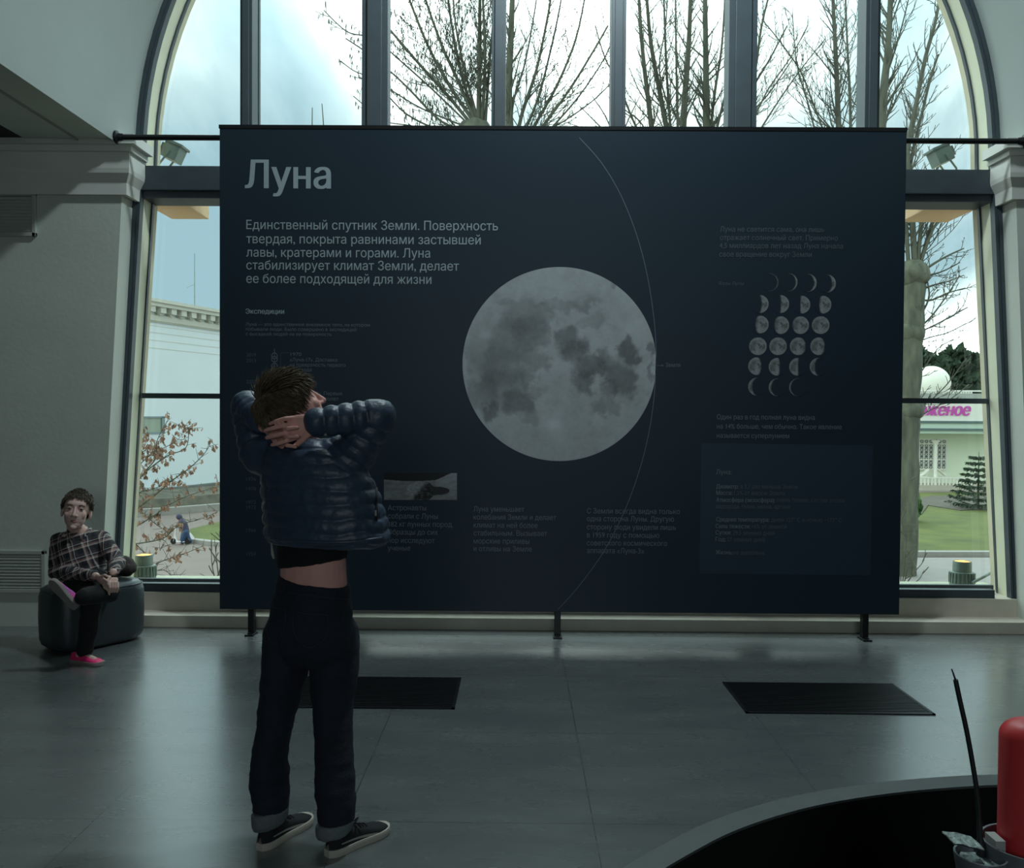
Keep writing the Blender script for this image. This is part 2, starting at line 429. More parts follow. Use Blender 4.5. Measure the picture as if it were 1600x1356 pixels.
def build_window(zf):
    root = empty('window_1', (XC, 6.36, zf), kind='structure')
    mb = MB(); ring(mb, -.02, .028, 6.262, 6.29, zf, .060); ring(mb, -.02, .052, 6.272, 6.33, zf, .061)
    mb.box(XC-3.1, XC+3.1, 6.272, 6.33, zf, zf+.06); mb.build('window_frame', M_FRAME, root, smooth=True)
    mb = MB(); ring(mb, -.02, .052, 6.33, 6.46, zf, .063); mb.build('jamb', M_CREAM, root, smooth=True)
    mb = MB(); ring(mb, .03, .066, 6.455, 6.487, zf, .067); mb.box(XC-3.19, XC+3.19, 6.455, 6.49, zf, zf+.06)
    # lower glazing bar
    z0, z1 = at(290, 622.5, 6.455).z, at(290, 614.5, 6.455).z
    mb.box(XC-3.12, XC+3.12, 6.455, 6.495, z0, z1); mb.build('sash_frame', M_FRAME, root, smooth=True)
    # transom with a small ledge
    t0, t1 = at(300, 308, 6.27).z, at(300, 260, 6.27).z
    mb = MB(); mb.box(XC-HW+.02, XC+HW-.02, 6.27, 6.55, t0+.05, t1, bev=.006); mb.box(XC-HW-.02, XC+HW+.02, 6.30, 6.54, t0, t0+.06, bev=.004)
    mb.box(XC-HW+.04, XC+HW-.04, 6.30, 6.56, t1, t1+.012); mb.build('transom', M_FRAME, root)
    # uprights
    for px0, px1, kind in ((375, 394, 'f'), (397.5, 405, 'b'), (565, 606, 'w'), (768, 790, 'f'), (955, 978, 'f'), (1138, 1183, 'w'), (1341.5, 1349, 'b'), (1352, 1375, 'f')):
        Y = 6.46 if kind == 'b' else 6.30
        x0, x1 = at(px0, 120, Y).x, at(px1, 120, Y).x
        off = .1 if kind == 'b' else .04
        top = ZS+sqrt(max(.01, (HW-off)**2-max(abs(x0-XC), abs(x1-XC))**2))
        mb = MB(); mb.box(x0, x1, Y, Y+(.04 if kind == 'b' else .14), t1-.02, top, bev=.004)
        if kind != 'b':
            w = x1-x0; mb.box(x0+w*.22, x1-w*.22, Y-.02, Y, t1, top-.02, bev=.004)
        mb.build('mullion', M_FRAME, root)
    for x in (-1.2, 1.75):
        mb = MB(); mb.box(x-.09, x+.09, 6.30, 6.54, zf, t0+.02, bev=.004); mb.build('mullion', M_FRAME, root)
    p = prof(.045, zf+.02, lean=.067)
    mb = MB(); mb.prism(p, 6.472, 6.476, lambda u, v, d: (u, d, v)); mb.build('pane', M_GLASS, root)
    # outer sill and reveal of the facade
    mb = MB(); mb.box(XC-3.4, XC+3.4, 6.55, 6.98, zf-.30, zf-.012, bev=.01); tag(mb.build('sill', mat('outer_sill_stone', rgb(176, 182, 160), .8, var=.1)), kind='structure')
    mb = MB(); ring(mb, -.2, .048, 6.487, 6.58, zf-.03, .067); tag(mb.build('trim_4', M_OUTCREAM, smooth=True), kind='structure')
    # corbel blocks of the facade that jut in under the transom, uplight warmth painted into their colour
    for px0, px1, py0, py1, nm in ((228, 291, 302, 320, 'trim_5'), (1452, 1530, 302, 325, 'trim_6')):
        a, c = at(px0, py0, 6.75), at(px1, py1, 6.75)
        mb = MB(); mb.box(a.x, c.x, 6.62, 7.25, c.z, a.z+.1, bev=.008); tag(mb.build(nm, mat('uplight_tinted_stucco', rgb(224, 190, 150), .8)), kind='structure')
    return t1

ZF = build_hall()
ZT = build_window(ZF)

# two wall vents on the left
def vent(px0, px1, py0, py1, label):
    a, b = at(px0, py0, YW), at(px1, py1, YW); x0, x1, z0, z1 = a.x, b.x, b.z, a.z
    root = empty('wall_vent', ((x0+x1)/2, YW, z0), label, 'vent', 'louvred vents in the left wall')
    mb = MB(); t = .028
    for q in ((x0, x1, z0, z0+t), (x0, x1, z1-t, z1), (x0, x0+t, z0, z1), (x1-t, x1, z0, z1)): mb.box(q[0], q[1], YW-.022, YW+.004, q[2], q[3], bev=.004)
    mb.build('frame', M_VENT, root)
    mb = MB(); n = 11; h = (z1-z0-2*t)/n
    for i in range(n):
        z = z0+t+h*(i+.5)
        M = Matrix.Translation((0, YW-.008, z)) @ Matrix.Rotation(.65, 4, 'X')
        mb.box(x0+t, x1-t, -.009, .009, -h*.5, h*.5-.004, M)
    mb.build('louver', M_VENT, root)
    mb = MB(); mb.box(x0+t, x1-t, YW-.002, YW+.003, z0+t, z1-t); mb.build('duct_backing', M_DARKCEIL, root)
vent(-45, 58, 300, 370, 'square white louvred vent high on the left wall below the moulding')
vent(-10, 73, 859, 926, 'square white louvred vent low on the left wall behind the seated child')

# grilles in the floor
M_GRATE = mat('grate_steel', rgb(34, 37, 40), .45, .6)
def grate(x0, x1, y0, y1, label):
    root = empty('floor_grille', ((x0+x1)/2, (y0+y1)/2, 0), label, 'floor grille', 'dark grilles let into the floor')
    mb = MB(); t = .015
    for q in ((x0, x1, y0, y0+t), (x0, x1, y1-t, y1), (x0, x0+t, y0, y1), (x1-t, x1, y0, y1)): mb.box(q[0], q[1], q[2], q[3], .0, .006)
    mb.build('frame', M_GRATE, root)
    mb = MB(); n = 20
    for i in range(n):
        y = y0+t+(y1-y0-2*t)*(i+.5)/n; mb.box(x0+t, x1-t, y-.007, y+.007, .0015, .005)
    mb.build('slats', M_GRATE, root)
    mb = MB(); mb.box(x0+t, x1-t, y0+t, y1-t, .0, .0018); mb.build('tray', M_PIT, root)
grate(1.165, 2.125, 4.41, 4.92, 'dark slatted floor grille below the right end of the banner')
grate(-1.27, -.315, 4.43, 4.96, 'dark slatted floor grille behind the legs of the standing person')

# ------------------------------------------------------------ the exhibition banner
YP = 5.90
M_BANNER = mat('banner_print_navy', rgb(29, 43, 54), .42, spec=.3)
M_INK = mat('banner_print_grey', rgb(146, 160, 166), .5)
M_INK2 = mat('banner_print_dim_grey', rgb(94, 106, 114), .5)
M_INK3 = mat('banner_print_faint_grey', rgb(74, 84, 92), .5)
M_BOX = mat('banner_print_box', rgb(40, 54, 68), .42, spec=.3)
M_PRINT = vcol_mat('banner_print_moon', .42)

def pp(px, py): # a point on the banner's printed face
    p = at(px, py, YP); return Vector((p.x, YP-.0012, p.z))
P0, P1 = at(343, 576, YP), at(1411, 582, YP)
BX0, BX1 = P0.x, P1.x
BZ0, BZ1 = at(877, 956, YP).z, at(877, 200, YP).z
banner = empty('exhibition_banner', ((BX0+BX1)/2, YP+.03, 0), 'wide dark navy banner about the Moon standing before the arched window', 'banner')
mb = MB(); mb.box(BX0, BX1, YP, YP+.035, BZ0, BZ1, bev=.004); mb.build('board', M_BANNER, banner)
mb = MB(); mb.box(BX0-.004, BX1+.004, YP-.004, YP+.04, BZ1-.012, BZ1+.012); mb.build('top_hem', M_BLACK, banner)
for px, y1 in ((393, 997), (871, 1000), (1351, 1006)):
    p = ground(px, y1+1); x = at(px, 980, YP+.02).x
    mb = MB(); mb.box(x-.021, x+.021, YP+.004, YP+.05, .008, BZ0+.02, bev=.003); mb.box(x-.03, x+.03, YP-.04, YP+.07, 0, .012, bev=.003)
    mb.box(x-.012, x+.012, YP-.03, YP+.0, .012, .02)
    mb.build('leg', M_BLACK, banner)

def text_mesh(s):
    """outlines of a line of type, each stroke of a letter filled by itself"""
    c = bpy.data.curves.new('t', 'FONT'); c.body = s; c.size = 1; c.resolution_u = 3; c.fill_mode = 'NONE'
    o = bpy.data.objects.new('t', c); COL.objects.link(o)
    dg = bpy.context.evaluated_depsgraph_get(); dg.update()
    me = bpy.data.meshes.new_from_object(o.evaluated_get(dg))
    co = [p.co.copy() for p in me.vertices]; nb = {}
    for e in me.edges:
        a, b = e.vertices; nb.setdefault(a, []).append(b); nb.setdefault(b, []).append(a)
    bpy.data.objects.remove(o); bpy.data.curves.remove(c); bpy.data.meshes.remove(me)
    seen = set(); loops = []
    for st in sorted(nb):                     # vertex order follows the drawing direction of each outline
        if st in seen: continue
        lp = [st]; seen.add(st); cur = min(nb[st])
        if st+1 in nb[st]: cur = st+1
        while cur not in seen:
            lp.append(cur); seen.add(cur)
            nx = [q for q in nb[cur] if q not in seen]
            if not nx: break
            cur = nx[0]
        if len(lp) > 2: loops.append([co[q] for q in lp])
    # letters one by one: triangulate all outlines of a letter and keep what the outlines wind around
    box = sorted(((min(q.x for q in lp), max(q.x for q in lp), lp) for lp in loops), key=lambda t: t[0])
    groups = []
    for a, b, lp in box:
        if groups and a < groups[-1][0]-1e-4: groups[-1][1].append(lp); groups[-1][0] = max(groups[-1][0], b)
        else: groups.append([b, [lp]])
    V, Fc = [], []
    for _, lps in groups:
        pts, ed = [], []
        for lp in lps:
            n = len(pts); pts += [Vector((q.x, q.y)) for q in lp]; ed += [(n+q, n+(q+1) % len(lp)) for q in range(len(lp))]
        r = delaunay_2d_cdt(pts, ed, [], 0, 1e-5)
        n = len(V); V += [Vector((q.x, q.y, 0)) for q in r[0]]
        for t in r[2]:
            cx = sum(r[0][q].x for q in t)/3; cy = sum(r[0][q].y for q in t)/3; w = 0
            for a, b in ed:
                p, q = pts[a], pts[b]
                if (p.y > cy) != (q.y > cy) and cx < (q.x-p.x)*(cy-p.y)/(q.y-p.y)+p.x: w += 1 if q.y > p.y else -1
            if w: Fc.append(tuple(n+q for q in t))
    return V, Fc
def put_line(mb, s, px, base, width, face=pp, bold=0.0, cap=None):
    """a line of print: left px, baseline px, width in px"""
    v, f = text_mesh(s)
    x0 = min(p.x for p in v); x1 = max(p.x for p in v)
    a = face(px, base); b = face(px+width, base); k = (b.x-a.x)/(x1-x0)
    ky = k
    if cap:
        c = face(px, base-cap); ky = (c.z-a.z)/.70
    for i, d in enumerate((0, -1, 1) if bold else (0,)):     # heavier strokes by overprinting
        n = len(mb.v)
        mb.v += [(a.x+(p.x-x0+d*bold)*k, a.y-.0003*i-.0001*p.z, a.z+p.y*ky) for p in v]
        mb.f += [tuple(n+j for j in q) for q in f]; mb.m += [0]*len(f)
def para(name, rows, mat_, bold=0.0, cap=None):
    mb = MB()
    for s, px, base, w in rows: put_line(mb, s, px, base, w, bold=bold, cap=cap)
    return mb.build(name, mat_, banner, normals=False)

para('title_text', [('Луна', 384, 294, 132)], M_INK, .022, 43)
para('lead_text', [('Единственный спутник Земли. Поверхность', 385, 358, 393), ('твердая, покрыта равнинами застывшей', 385, 380, 366),
     ('лавы, кратерами и горами. Луна', 385, 401, 287), ('стабилизирует климат Земли, делает', 385, 421, 332), ('ее более подходящей для жизни', 385, 442, 289)], M_INK, .004, 14)
para('subheading_text', [('Экспедиции', 384, 490, 60)], M_INK, .016, 7.5)
para('small_text', [('Луна — это единственное внеземное тело, на котором', 384, 509, 194), ('побывали люди. Было совершено 6 экспедиций', 384, 516.5, 173),
     ('с высадкой людей на ее поверхность', 384, 524, 134)], M_INK2, 0, 5)
para('timeline_text', [('1970', 454, 556, 17), ('«Луна-17». Доставка', 453, 564.5, 74), ('на поверхность первого', 453, 572.5, 87), ('лунохода', 453, 580, 34)], M_INK2, 0, 5.5)
para('timeline_text', [('«Луна-9». Первые', 468, 617, 67), ('фото и полет', 478, 625.5, 51)], M_INK2, 0, 5.5)
para('years_text', [('2019', 385, 557, 15), ('2013', 385, 566, 15), ('2007', 385, 599, 15), ('1976', 385, 751, 15), ('1970', 385, 766, 15),
     ('1972', 385, 787, 15), ('1972', 385, 795, 15), ('1966', 385, 831, 15), ('1959', 385, 868, 15)], M_INK3, 0, 5.5)
para('fact_text', [('Астронавты', 606, 797, 60), ('собрали с Луны', 606, 810, 78), ('382 кг лунных пород.', 606, 822.5, 102), ('Образцы до сих', 606, 835, 78),
     ('пор исследуют', 606, 848, 73), ('ученые', 606, 860, 35)], M_INK2, .002, 8)
para('fact_text', [('Луна уменьшает', 740, 799, 79), ('колебания Земли и делает', 740, 811.5, 129), ('климат на ней более', 740, 824, 100), ('стабильным. Вызывает', 740, 836.5, 115),
     ('морские приливы', 740, 849, 87), ('и отливы на Земле', 740, 861, 91)], M_INK2, .002, 8)
para('fact_text', [('С Земли всегда видна только', 917, 802, 145), ('одна сторона Луны. Другую', 917, 814, 136), ('сторону люди увидели лишь', 917, 827, 139), ('в 1959 году с помощью', 917, 839.5, 113),
     ('советского космического', 917, 852, 125), ('аппарата «Луна-3»', 917, 864, 89)], M_INK2, .002, 8)
para('light_text', [('Луна не светится сама, она лишь', 1125, 362, 163), ('отражает солнечный свет. Примерно', 1125, 375, 184), ('4,5 миллиардов лет назад Луна начала', 1124, 387.5, 193),
     ('свое вращение вокруг Земли', 1124, 401, 144)], M_INK3, .002, 8)
para('caption_text', [('Фазы Луны', 1123, 445, 39)], M_INK3, 0, 5)
para('supermoon_text', [('Один раз в год полная луна видна', 1120, 655, 153), ('на 14% больше, чем обычно. Такое явление', 1120, 669.5, 195), ('называется суперлунием', 1120, 684, 113)], M_INK2, .002, 7.5)
mb = MB(); mb.quad(*[v+Vector((0, .0006, 0)) for v in (pp(1096, 692), pp(1364, 696), pp(1360, 899), pp(1093, 896))]); mb.build('info_box', M_BOX, banner, normals=False)
para('info_heading_text', [('Луна:', 1119, 741, 24)], M_INK2, .006, 7.5)
para('info_terms_text', [('Диаметр:', 1119, 763, 35), ('Масса:', 1119, 773, 25), ('Атмосфера (экзосфера):', 1119, 784, 92), ('Средняя температура:', 1119, 814.5, 83),
     ('Сила тяжести:', 1118, 825, 54), ('Сутки:', 1118, 835, 24), ('Год:', 1118, 845.5, 16), ('Жизнь:', 1118, 866, 27)], M_INK2, .018, 6.5)
para('info_values_text', [('в 3,7 раз меньше Земли', 1157, 763, 89), ('1,2% от массы Земли', 1147, 773, 79), ('очень тонкая, состав: атомы', 1213, 784, 107), ('водорода, гелия, неона, аргона', 1119, 794, 115),
     ('днем 127° C и ночью −173° C', 1205, 815, 110), ('16% от земной', 1175, 825.5, 54), ('29,5 земных дней', 1145, 835.5, 65), ('27 земных дней', 1136, 846, 59), ('не выявлена', 1146, 866.5, 48)], M_INK3, 0, 6.5)
para('caption_text', [('Земля', 1040, 573, 23)], M_INK2, 0, 6)

# thin printed lines: orbit arc, timeline, pointer
def strip(mb, pts, w):
    for i in range(len(pts)-1):
        a, b = pts[i], pts[i+1]; t = (b-a).normalized(); n = Vector((-t.z, 0, t.x))*w/2
        mb.quad(a-n, b-n, b+n, a+n)
def spline(pts, n=10):
    r = []
    for i in range(len(pts)-1):
        p0 = pts[max(i-1, 0)]; p1 = pts[i]; p2 = pts[i+1]; p3 = pts[min(i+2, len(pts)-1)]
        for k in range(n):
            t = k/n
            r.append(tuple(.5*((2*p1[j])+(-p0[j]+p2[j])*t+(2*p0[j]-5*p1[j]+4*p2[j]-p3[j])*t*t+(-p0[j]+3*p1[j]-3*p2[j]+p3[j])*t**3) for j in range(len(p1))))
    r.append(tuple(pts[-1])); return r
arc = spline([(905, 215), (938, 252), (966, 297), (987, 345), (1003, 395), (1015, 450), (1023, 510), (1025, 560), (1022, 620), (1013, 680), (998, 738), (975, 800), (943, 862), (905, 915), (872, 952)], 6)
mb = MB(); strip(mb, [pp(*q) for q in arc], .0042); mb.build('orbit_line', M_INK2, banner, normals=False)
mb = MB(); strip(mb, [pp(1026, 571), pp(1037, 571)], .003)
mb.quad(pp(1037, 571), pp(1034, 569), pp(1034, 573)); mb.build('pointer', M_INK2, banner, normals=False)
mb = MB(); strip(mb, [pp(429, 545), pp(429, 640)], .004)
for y in (556, 561, 572, 582, 589, 596):
    q = [pp(429+4.4*cos(2*pi*k/20), y+4.6*sin(2*pi*k/20)) for k in range(21)]; strip(mb, q, .0055)
mb.quad(pp(425, 590), pp(433, 590), pp(433, 599), pp(429, 602), pp(425, 599))
for k in range(16): strip(mb, [pp(438.5, 552+k*3), pp(438.5, 553.4+k*3)], .0025)
for k in range(4): strip(mb, [pp(440+k*3, 551), pp(441.4+k*3, 551)], .0025)
mb.build('timeline', M_INK2, banner, normals=False)

# the printed moon: seas and rays worked out as colours of the print
SEAS = [(-.36, .47, .30, .22, .5), (-.50, .22, .27, .30, .55), (-.62, -.02, .28, .26, .5), (-.30, .30, .22, .20, .42), (-.80, .10, .14, .42, .38), (-.55, -.25, .24, .22, .45), (-.78, -.28, .16, .25, .5),
        (.13, .25, .17, .19, .8), (.17, .13, .14, .12, .6), (.33, -.04, .20, .15, .9), (.24, -.20, .13, .13, .75), (.46, .03, .13, .12, .6), (.62, -.14, .15, .20, .8), (.52, -.28, .10, .12, .6), (.72, .15, .095, .125, .95),
        (-.20, .02, .17, .10, .5), (-.33, -.13, .12, .09, .5), (-.42, -.40, .17, .16, .75), (-.68, -.50, .09, .11, .8), (-.28, -.55, .10, .09, .4), (.40, -.45, .10, .10, .5), (.58, -.45, .10, .09, .42), (.06, .62, .36, .06, .35), (-.60, .66, .14, .06, .35),
        (.96, .18, .035, .10, .7), (.98, -.06, .03, .14, .6), (.56, .82, .05, .04, .5), (.30, .45, .10, .08, .3), (.18, .64, .14, .10, .22), (-.22, -.28, .10, .08, .35)]
def moon_tone(x, y):
    """albedo of the printed moon at x, y in the unit disc"""
    n1 = noise.fractal(Vector((x*3.1+4, y*3.1, 1.7)), .8, 2.1, 7)
    n2 = noise.fractal(Vector((x*9+1, y*9, 5.2)), .7, 2.1, 6)
    n3 = noise.fractal(Vector((x*26, y*26, 2.2)), .6, 2.1, 4)
    wx = x+.085*n1+.045*n2; wy = y+.085*noise.fractal(Vector((x*3.3, y*3.3+7, 9)), .8, 2.1, 7)-.045*n2
    d = 0
    for cx, cy, rx, ry, s in SEAS:
        r = sqrt(((wx-cx)/rx)**2+((wy-cy)/ry)**2)
        t = max(0.0, min(1.0, (1.22-r)/.62)); t = t*t*(3-2*t)
        d = 1-(1-d)*(1-.82*t*s)
    d *= 1+.22*n2+.10*n1
    t = .46+.05*n1+.045*n2+.025*n3-.36*min(1, max(0, d))
    for cx, cy, s in ((-.76, .31, .13), (-.47, -.02, .10), (-.05, -.62, .12), (.12, .02, .06), (.36, .05, .05)):
        r = sqrt((x-cx)**2+(y-cy)**2); t += s*math.exp(-r*r/.004)+.3*s*math.exp(-r*r/.05)
    return max(.05, min(.7, t*.80))
DARK = rgb(29, 43, 54)[:3]
def disc(cx, cy, rad_px, n, phase=None, bump=1.0):
    """a flat printed disc; phase f in -1..1: >0 lit from the right, share of the width lit = |f|"""
    c = pp(cx, cy); R = pp(cx+rad_px, cy).x-c.x
    vs_, fs, cs = [], [], []
    rings = n; seg = 2*n+16
    vs_.append(tuple(c)); cs.append((0, 0))
    for i in range(1, rings+1):
        r = i/rings
        for k in range(seg):
            a = 2*pi*k/seg; x, y = r*cos(a), r*sin(a); vs_.append((c.x+R*x, c.y, c.z+R*y)); cs.append((x, y))
    for k in range(seg): fs.append((0, 1+k, 1+(k+1) % seg))
    for i in range(rings-1):
        for k in range(seg):
            a = 1+i*seg+k; b_ = 1+i*seg+(k+1) % seg; fs.append((a, a+seg, b_+seg, b_))
    cols = []
    for x, y in cs:
        t = moon_tone(x, y)*bump
        if phase is not None:
            w = sqrt(max(0, 1-y*y)); g = abs(phase); edge = w*(1-2*g)           # terminator
            xx = x if phase > 0 else -x
            k = max(0, min(1, (xx-edge)/.16+.4)); t = t*k
        cols.append((max(t*.93, DARK[0]), max(t, DARK[1]), max(t*1.02, DARK[2])))
    return vs_, fs, cols
def build_print(name, parts, parent):
    v, f, c = [], [], []
    for a, b_, d in parts:
        n = len(v); v += a; f += [tuple(n+i for i in q) for q in b_]; c += d
    me = bpy.data.meshes.new(name); me.from_pydata(v, [], f)
    at_ = me.color_attributes.new('print', 'FLOAT_COLOR', 'POINT')
    flat = []
    for q in c: flat += [q[0], q[1], q[2], 1]
    at_.data.foreach_set('color', flat); me.materials.append(M_PRINT); me.update()
    return put(name, me, parent)
build_print('moon_picture', [disc(874, 569, 151.5, 150)], banner)
PH = [[None]*0,
      [(1202, 441, .04), (1232, 441, .10), (1262, 442, .15), (1292, 443, .22)],
      [(1187, 475, .40), (1219, 475, .46), (1252, 476, .55), (1285, 476, .68)],
      [(1187, 507, .74), (1219, 508, .82), (1250, 508, .92), (1282, 508, 1.0)],
      [(1184, 541, 1.0), (1216, 541, -.98), (1248, 541, -.88), (1280, 541, -.80)],
      [(1183, 572, -.72), (1215, 573, -.62), (1247, 573, -.50), (1279, 573, -.30)],
      [(1183, 604, -.22), (1215, 605, -.15), (1247, 605, -.09)]]
for row in PH:
    for x, y, f in row:
        build_print('moon_phase', [disc(x, y, 14, 14, f, .62)], banner)
# printed photograph of a moon rock
def rock_photo():
    nx, ny = 160, 66; vs_, fs, cs = [], [], []
    for j in range(ny+1):
        for i in range(nx+1):
            u, v = i/nx, j/ny; px = 600+u*114; py = 739+v*42
            vs_.append(tuple(pp(px, py)))
            hor = .22+.10*sin(u*3.0+.4)-.28*max(0, (u-.72)/.28)
            if v < hor-.02 and u < .98: c = .012
            else: c = .15+.05*noise.fractal(Vector((u*9, v*9, 3)), .9, 2, 4)+.10*(u > .7)*(1-v)
            rx, ry = (u-.50)/.19, (v-.66)/.36
            r = rx*rx+ry*ry+.3*noise.noise(Vector((u*9, v*5, 1)))
            if r < 1: c = .02+.18*max(0, min(1, (.15-rx-ry*.6)*2))+.08*noise.fractal(Vector((u*22, v*14, 8)), .9, 2, 3)
            sx, sy = (u-.70)/.20, (v-.66)/.16
            if r >= 1 and sx*sx+sy*sy < 1: c = .02
            c = max(.01, c); cs.append((c*.92, c, c*1.04))
    for j in range(ny):
        for i in range(nx):
            a = j*(nx+1)+i; fs.append((a, a+nx+1, a+nx+2, a+1))
    return vs_, fs, cs
build_print('rock_photograph', [rock_photo()], banner)

# the long rail the banner hangs from
za = at(260, 214.5, YP+.03).z; zb = at(1500, 217, YP+.03).z; zr = (za+zb)/2
hwv = sqrt(HW*HW-(zr-ZS)**2)
rail = empty('hanging_rail', (XC, YP+.03, zr), 'long thin black rail across the arch that holds up the banner', 'rail')
mb = MB(); mb.tube([(XC-hwv+.01, YP+.035+.02, zr+.0), (XC+hwv-.01, YP+.035+.02, zr+.0)], .019, 12); mb.build('tube', M_BLACK, rail, smooth=True)
for s in (-1, 1):
    mb = MB(); M = Matrix.Translation((XC+s*(hwv-.004), YP+.035+.02, zr+.0)) @ Matrix.Rotation(-s*pi/2, 4, 'Y')
    mb.lathe([(.045, 0), (.045, .012), (.028, .02), (.024, .05)], n=20, M=M); mb.build('end_flange', M_BLACK, rail, smooth=True)
for x in (BX0+.05, -.6, .38, 1.4, BX1-.05):
    mb = MB(); mb.box(x-.02, x+.02, YP+.03, YP+.085, zr-.025, zr+.025, bev=.003); mb.build('clamp', M_BLACK, rail)

# ------------------------------------------------------------ outside: ground
GZ = -2.8
M_PAVE = mat('pink_grey_paving', rgb(118, 106, 100), .85, var=.05, vscale=1.5)
M_PALEPAVE = mat('pale_concrete_path', rgb(140, 136, 132), .85, var=.05, vscale=1.5)
M_LAWN = mat('lawn_grass', rgb(96, 104, 42), .9, col2=rgb(72, 82, 34), vscale=.8, bump=.6, bscale=6)
M_SOIL = mat('dark_mulch', rgb(86, 82, 72), .95, var=.3, vscale=3, bump=.6, bscale=5)
M_KERB = mat('kerb_stone', rgb(150, 148, 142), .8, var=.08)
M_BARK = mat('bark', rgb(104, 108, 92), .9, col2=rgb(66, 70, 60), vscale=5, bump=.5, bscale=14, stretch=(1, 1, .3))
M_TWIG = mat('twig_bark', rgb(84, 86, 74), .9)
M_DEADLEAF = mat('dry_brown_leaf', rgb(172, 140, 122), .8, col2=rgb(136, 108, 94), vscale=6)
M_WHITEWALL = mat('white_render', rgb(218, 228, 232), .85, var=.02, vscale=.4)
M_CORNICE = mat('cornice_stucco', rgb(196, 198, 186), .85)
M_EVERGREEN = mat('evergreen_needles', rgb(62, 82, 58), .9, col2=rgb(38, 56, 42), vscale=2)
M_THUJA = mat('thuja_green', rgb(88, 126, 64), .9, col2=rgb(52, 88, 46), vscale=3)
M_HEDGE = mat('clipped_hedge', rgb(116, 112, 98), .95, col2=rgb(88, 86, 76), vscale=2, bump=.5, bscale=8)

def plate(name, pts, z, mat_, h=.04):
    mb = MB(); mb.prism([(p[0], p[1]) for p in pts], z, z-h, lambda u, v, d: (u, v, d)); o = mb.build(name, mat_); o['kind'] = 'structure'; return o
plate('ground', [(-120, 7.5), (120, 7.5), (160, 190), (-160, 190)], GZ, M_PAVE, .2)
def gp(px, py): p = ground(px, py, GZ); return (p.x, p.y)
# left: a wedge of lawn with its kerb, verge in front of the white building
lw = [gp(291, 838), gp(297, 829), (gp(343, 817)), gp(420, 812), gp(560, 830), gp(520, 862), gp(420, 856), gp(330, 851), gp(298, 847)]
plate('lawn_1', lw, GZ+.06, M_LAWN)
def kerb(name, pts, w=.28, h=.13):
    mb = MB(); pts = [Vector((p[0], p[1], 0)) for p in pts]
    rows = []
    for i, p in enumerate(pts):
        t = (pts[min(i+1, len(pts)-1)]-pts[max(i-1, 0)]).normalized(); n = Vector((-t.y, t.x, 0))*w/2
        rows.append([p-n+Vector((0, 0, GZ)), p-n+Vector((0, 0, GZ+h)), p+n+Vector((0, 0, GZ+h)), p+n+Vector((0, 0, GZ))])
    mb.grid(rows, True, True, True); mb.build(name, M_KERB)['kind'] = 'structure'
kerb('trim_7', [gp(291, 838), gp(298, 847), gp(330, 851), gp(420, 856), gp(520, 862)])
# right: lawn, bed, path
plate('path', [gp(1340, 915), gp(1340, 872), gp(1700, 872), gp(1700, 915)], GZ+.02, M_PALEPAVE)
plate('lawn_2', [gp(1300, 868), gp(1300, 771), gp(1720, 771), gp(1720, 868)], GZ+.06, M_LAWN)
plate('planting_bed', [gp(1380, 800), gp(1425, 784), gp(1455, 777), gp(1540, 777), gp(1560, 797), gp(1500, 800), gp(1450, 792), gp(1440, 806), gp(1400, 818)], GZ+.10, M_SOIL)
kerb('trim_8', [gp(1300, 869), gp(1720, 869)], .3, .16)

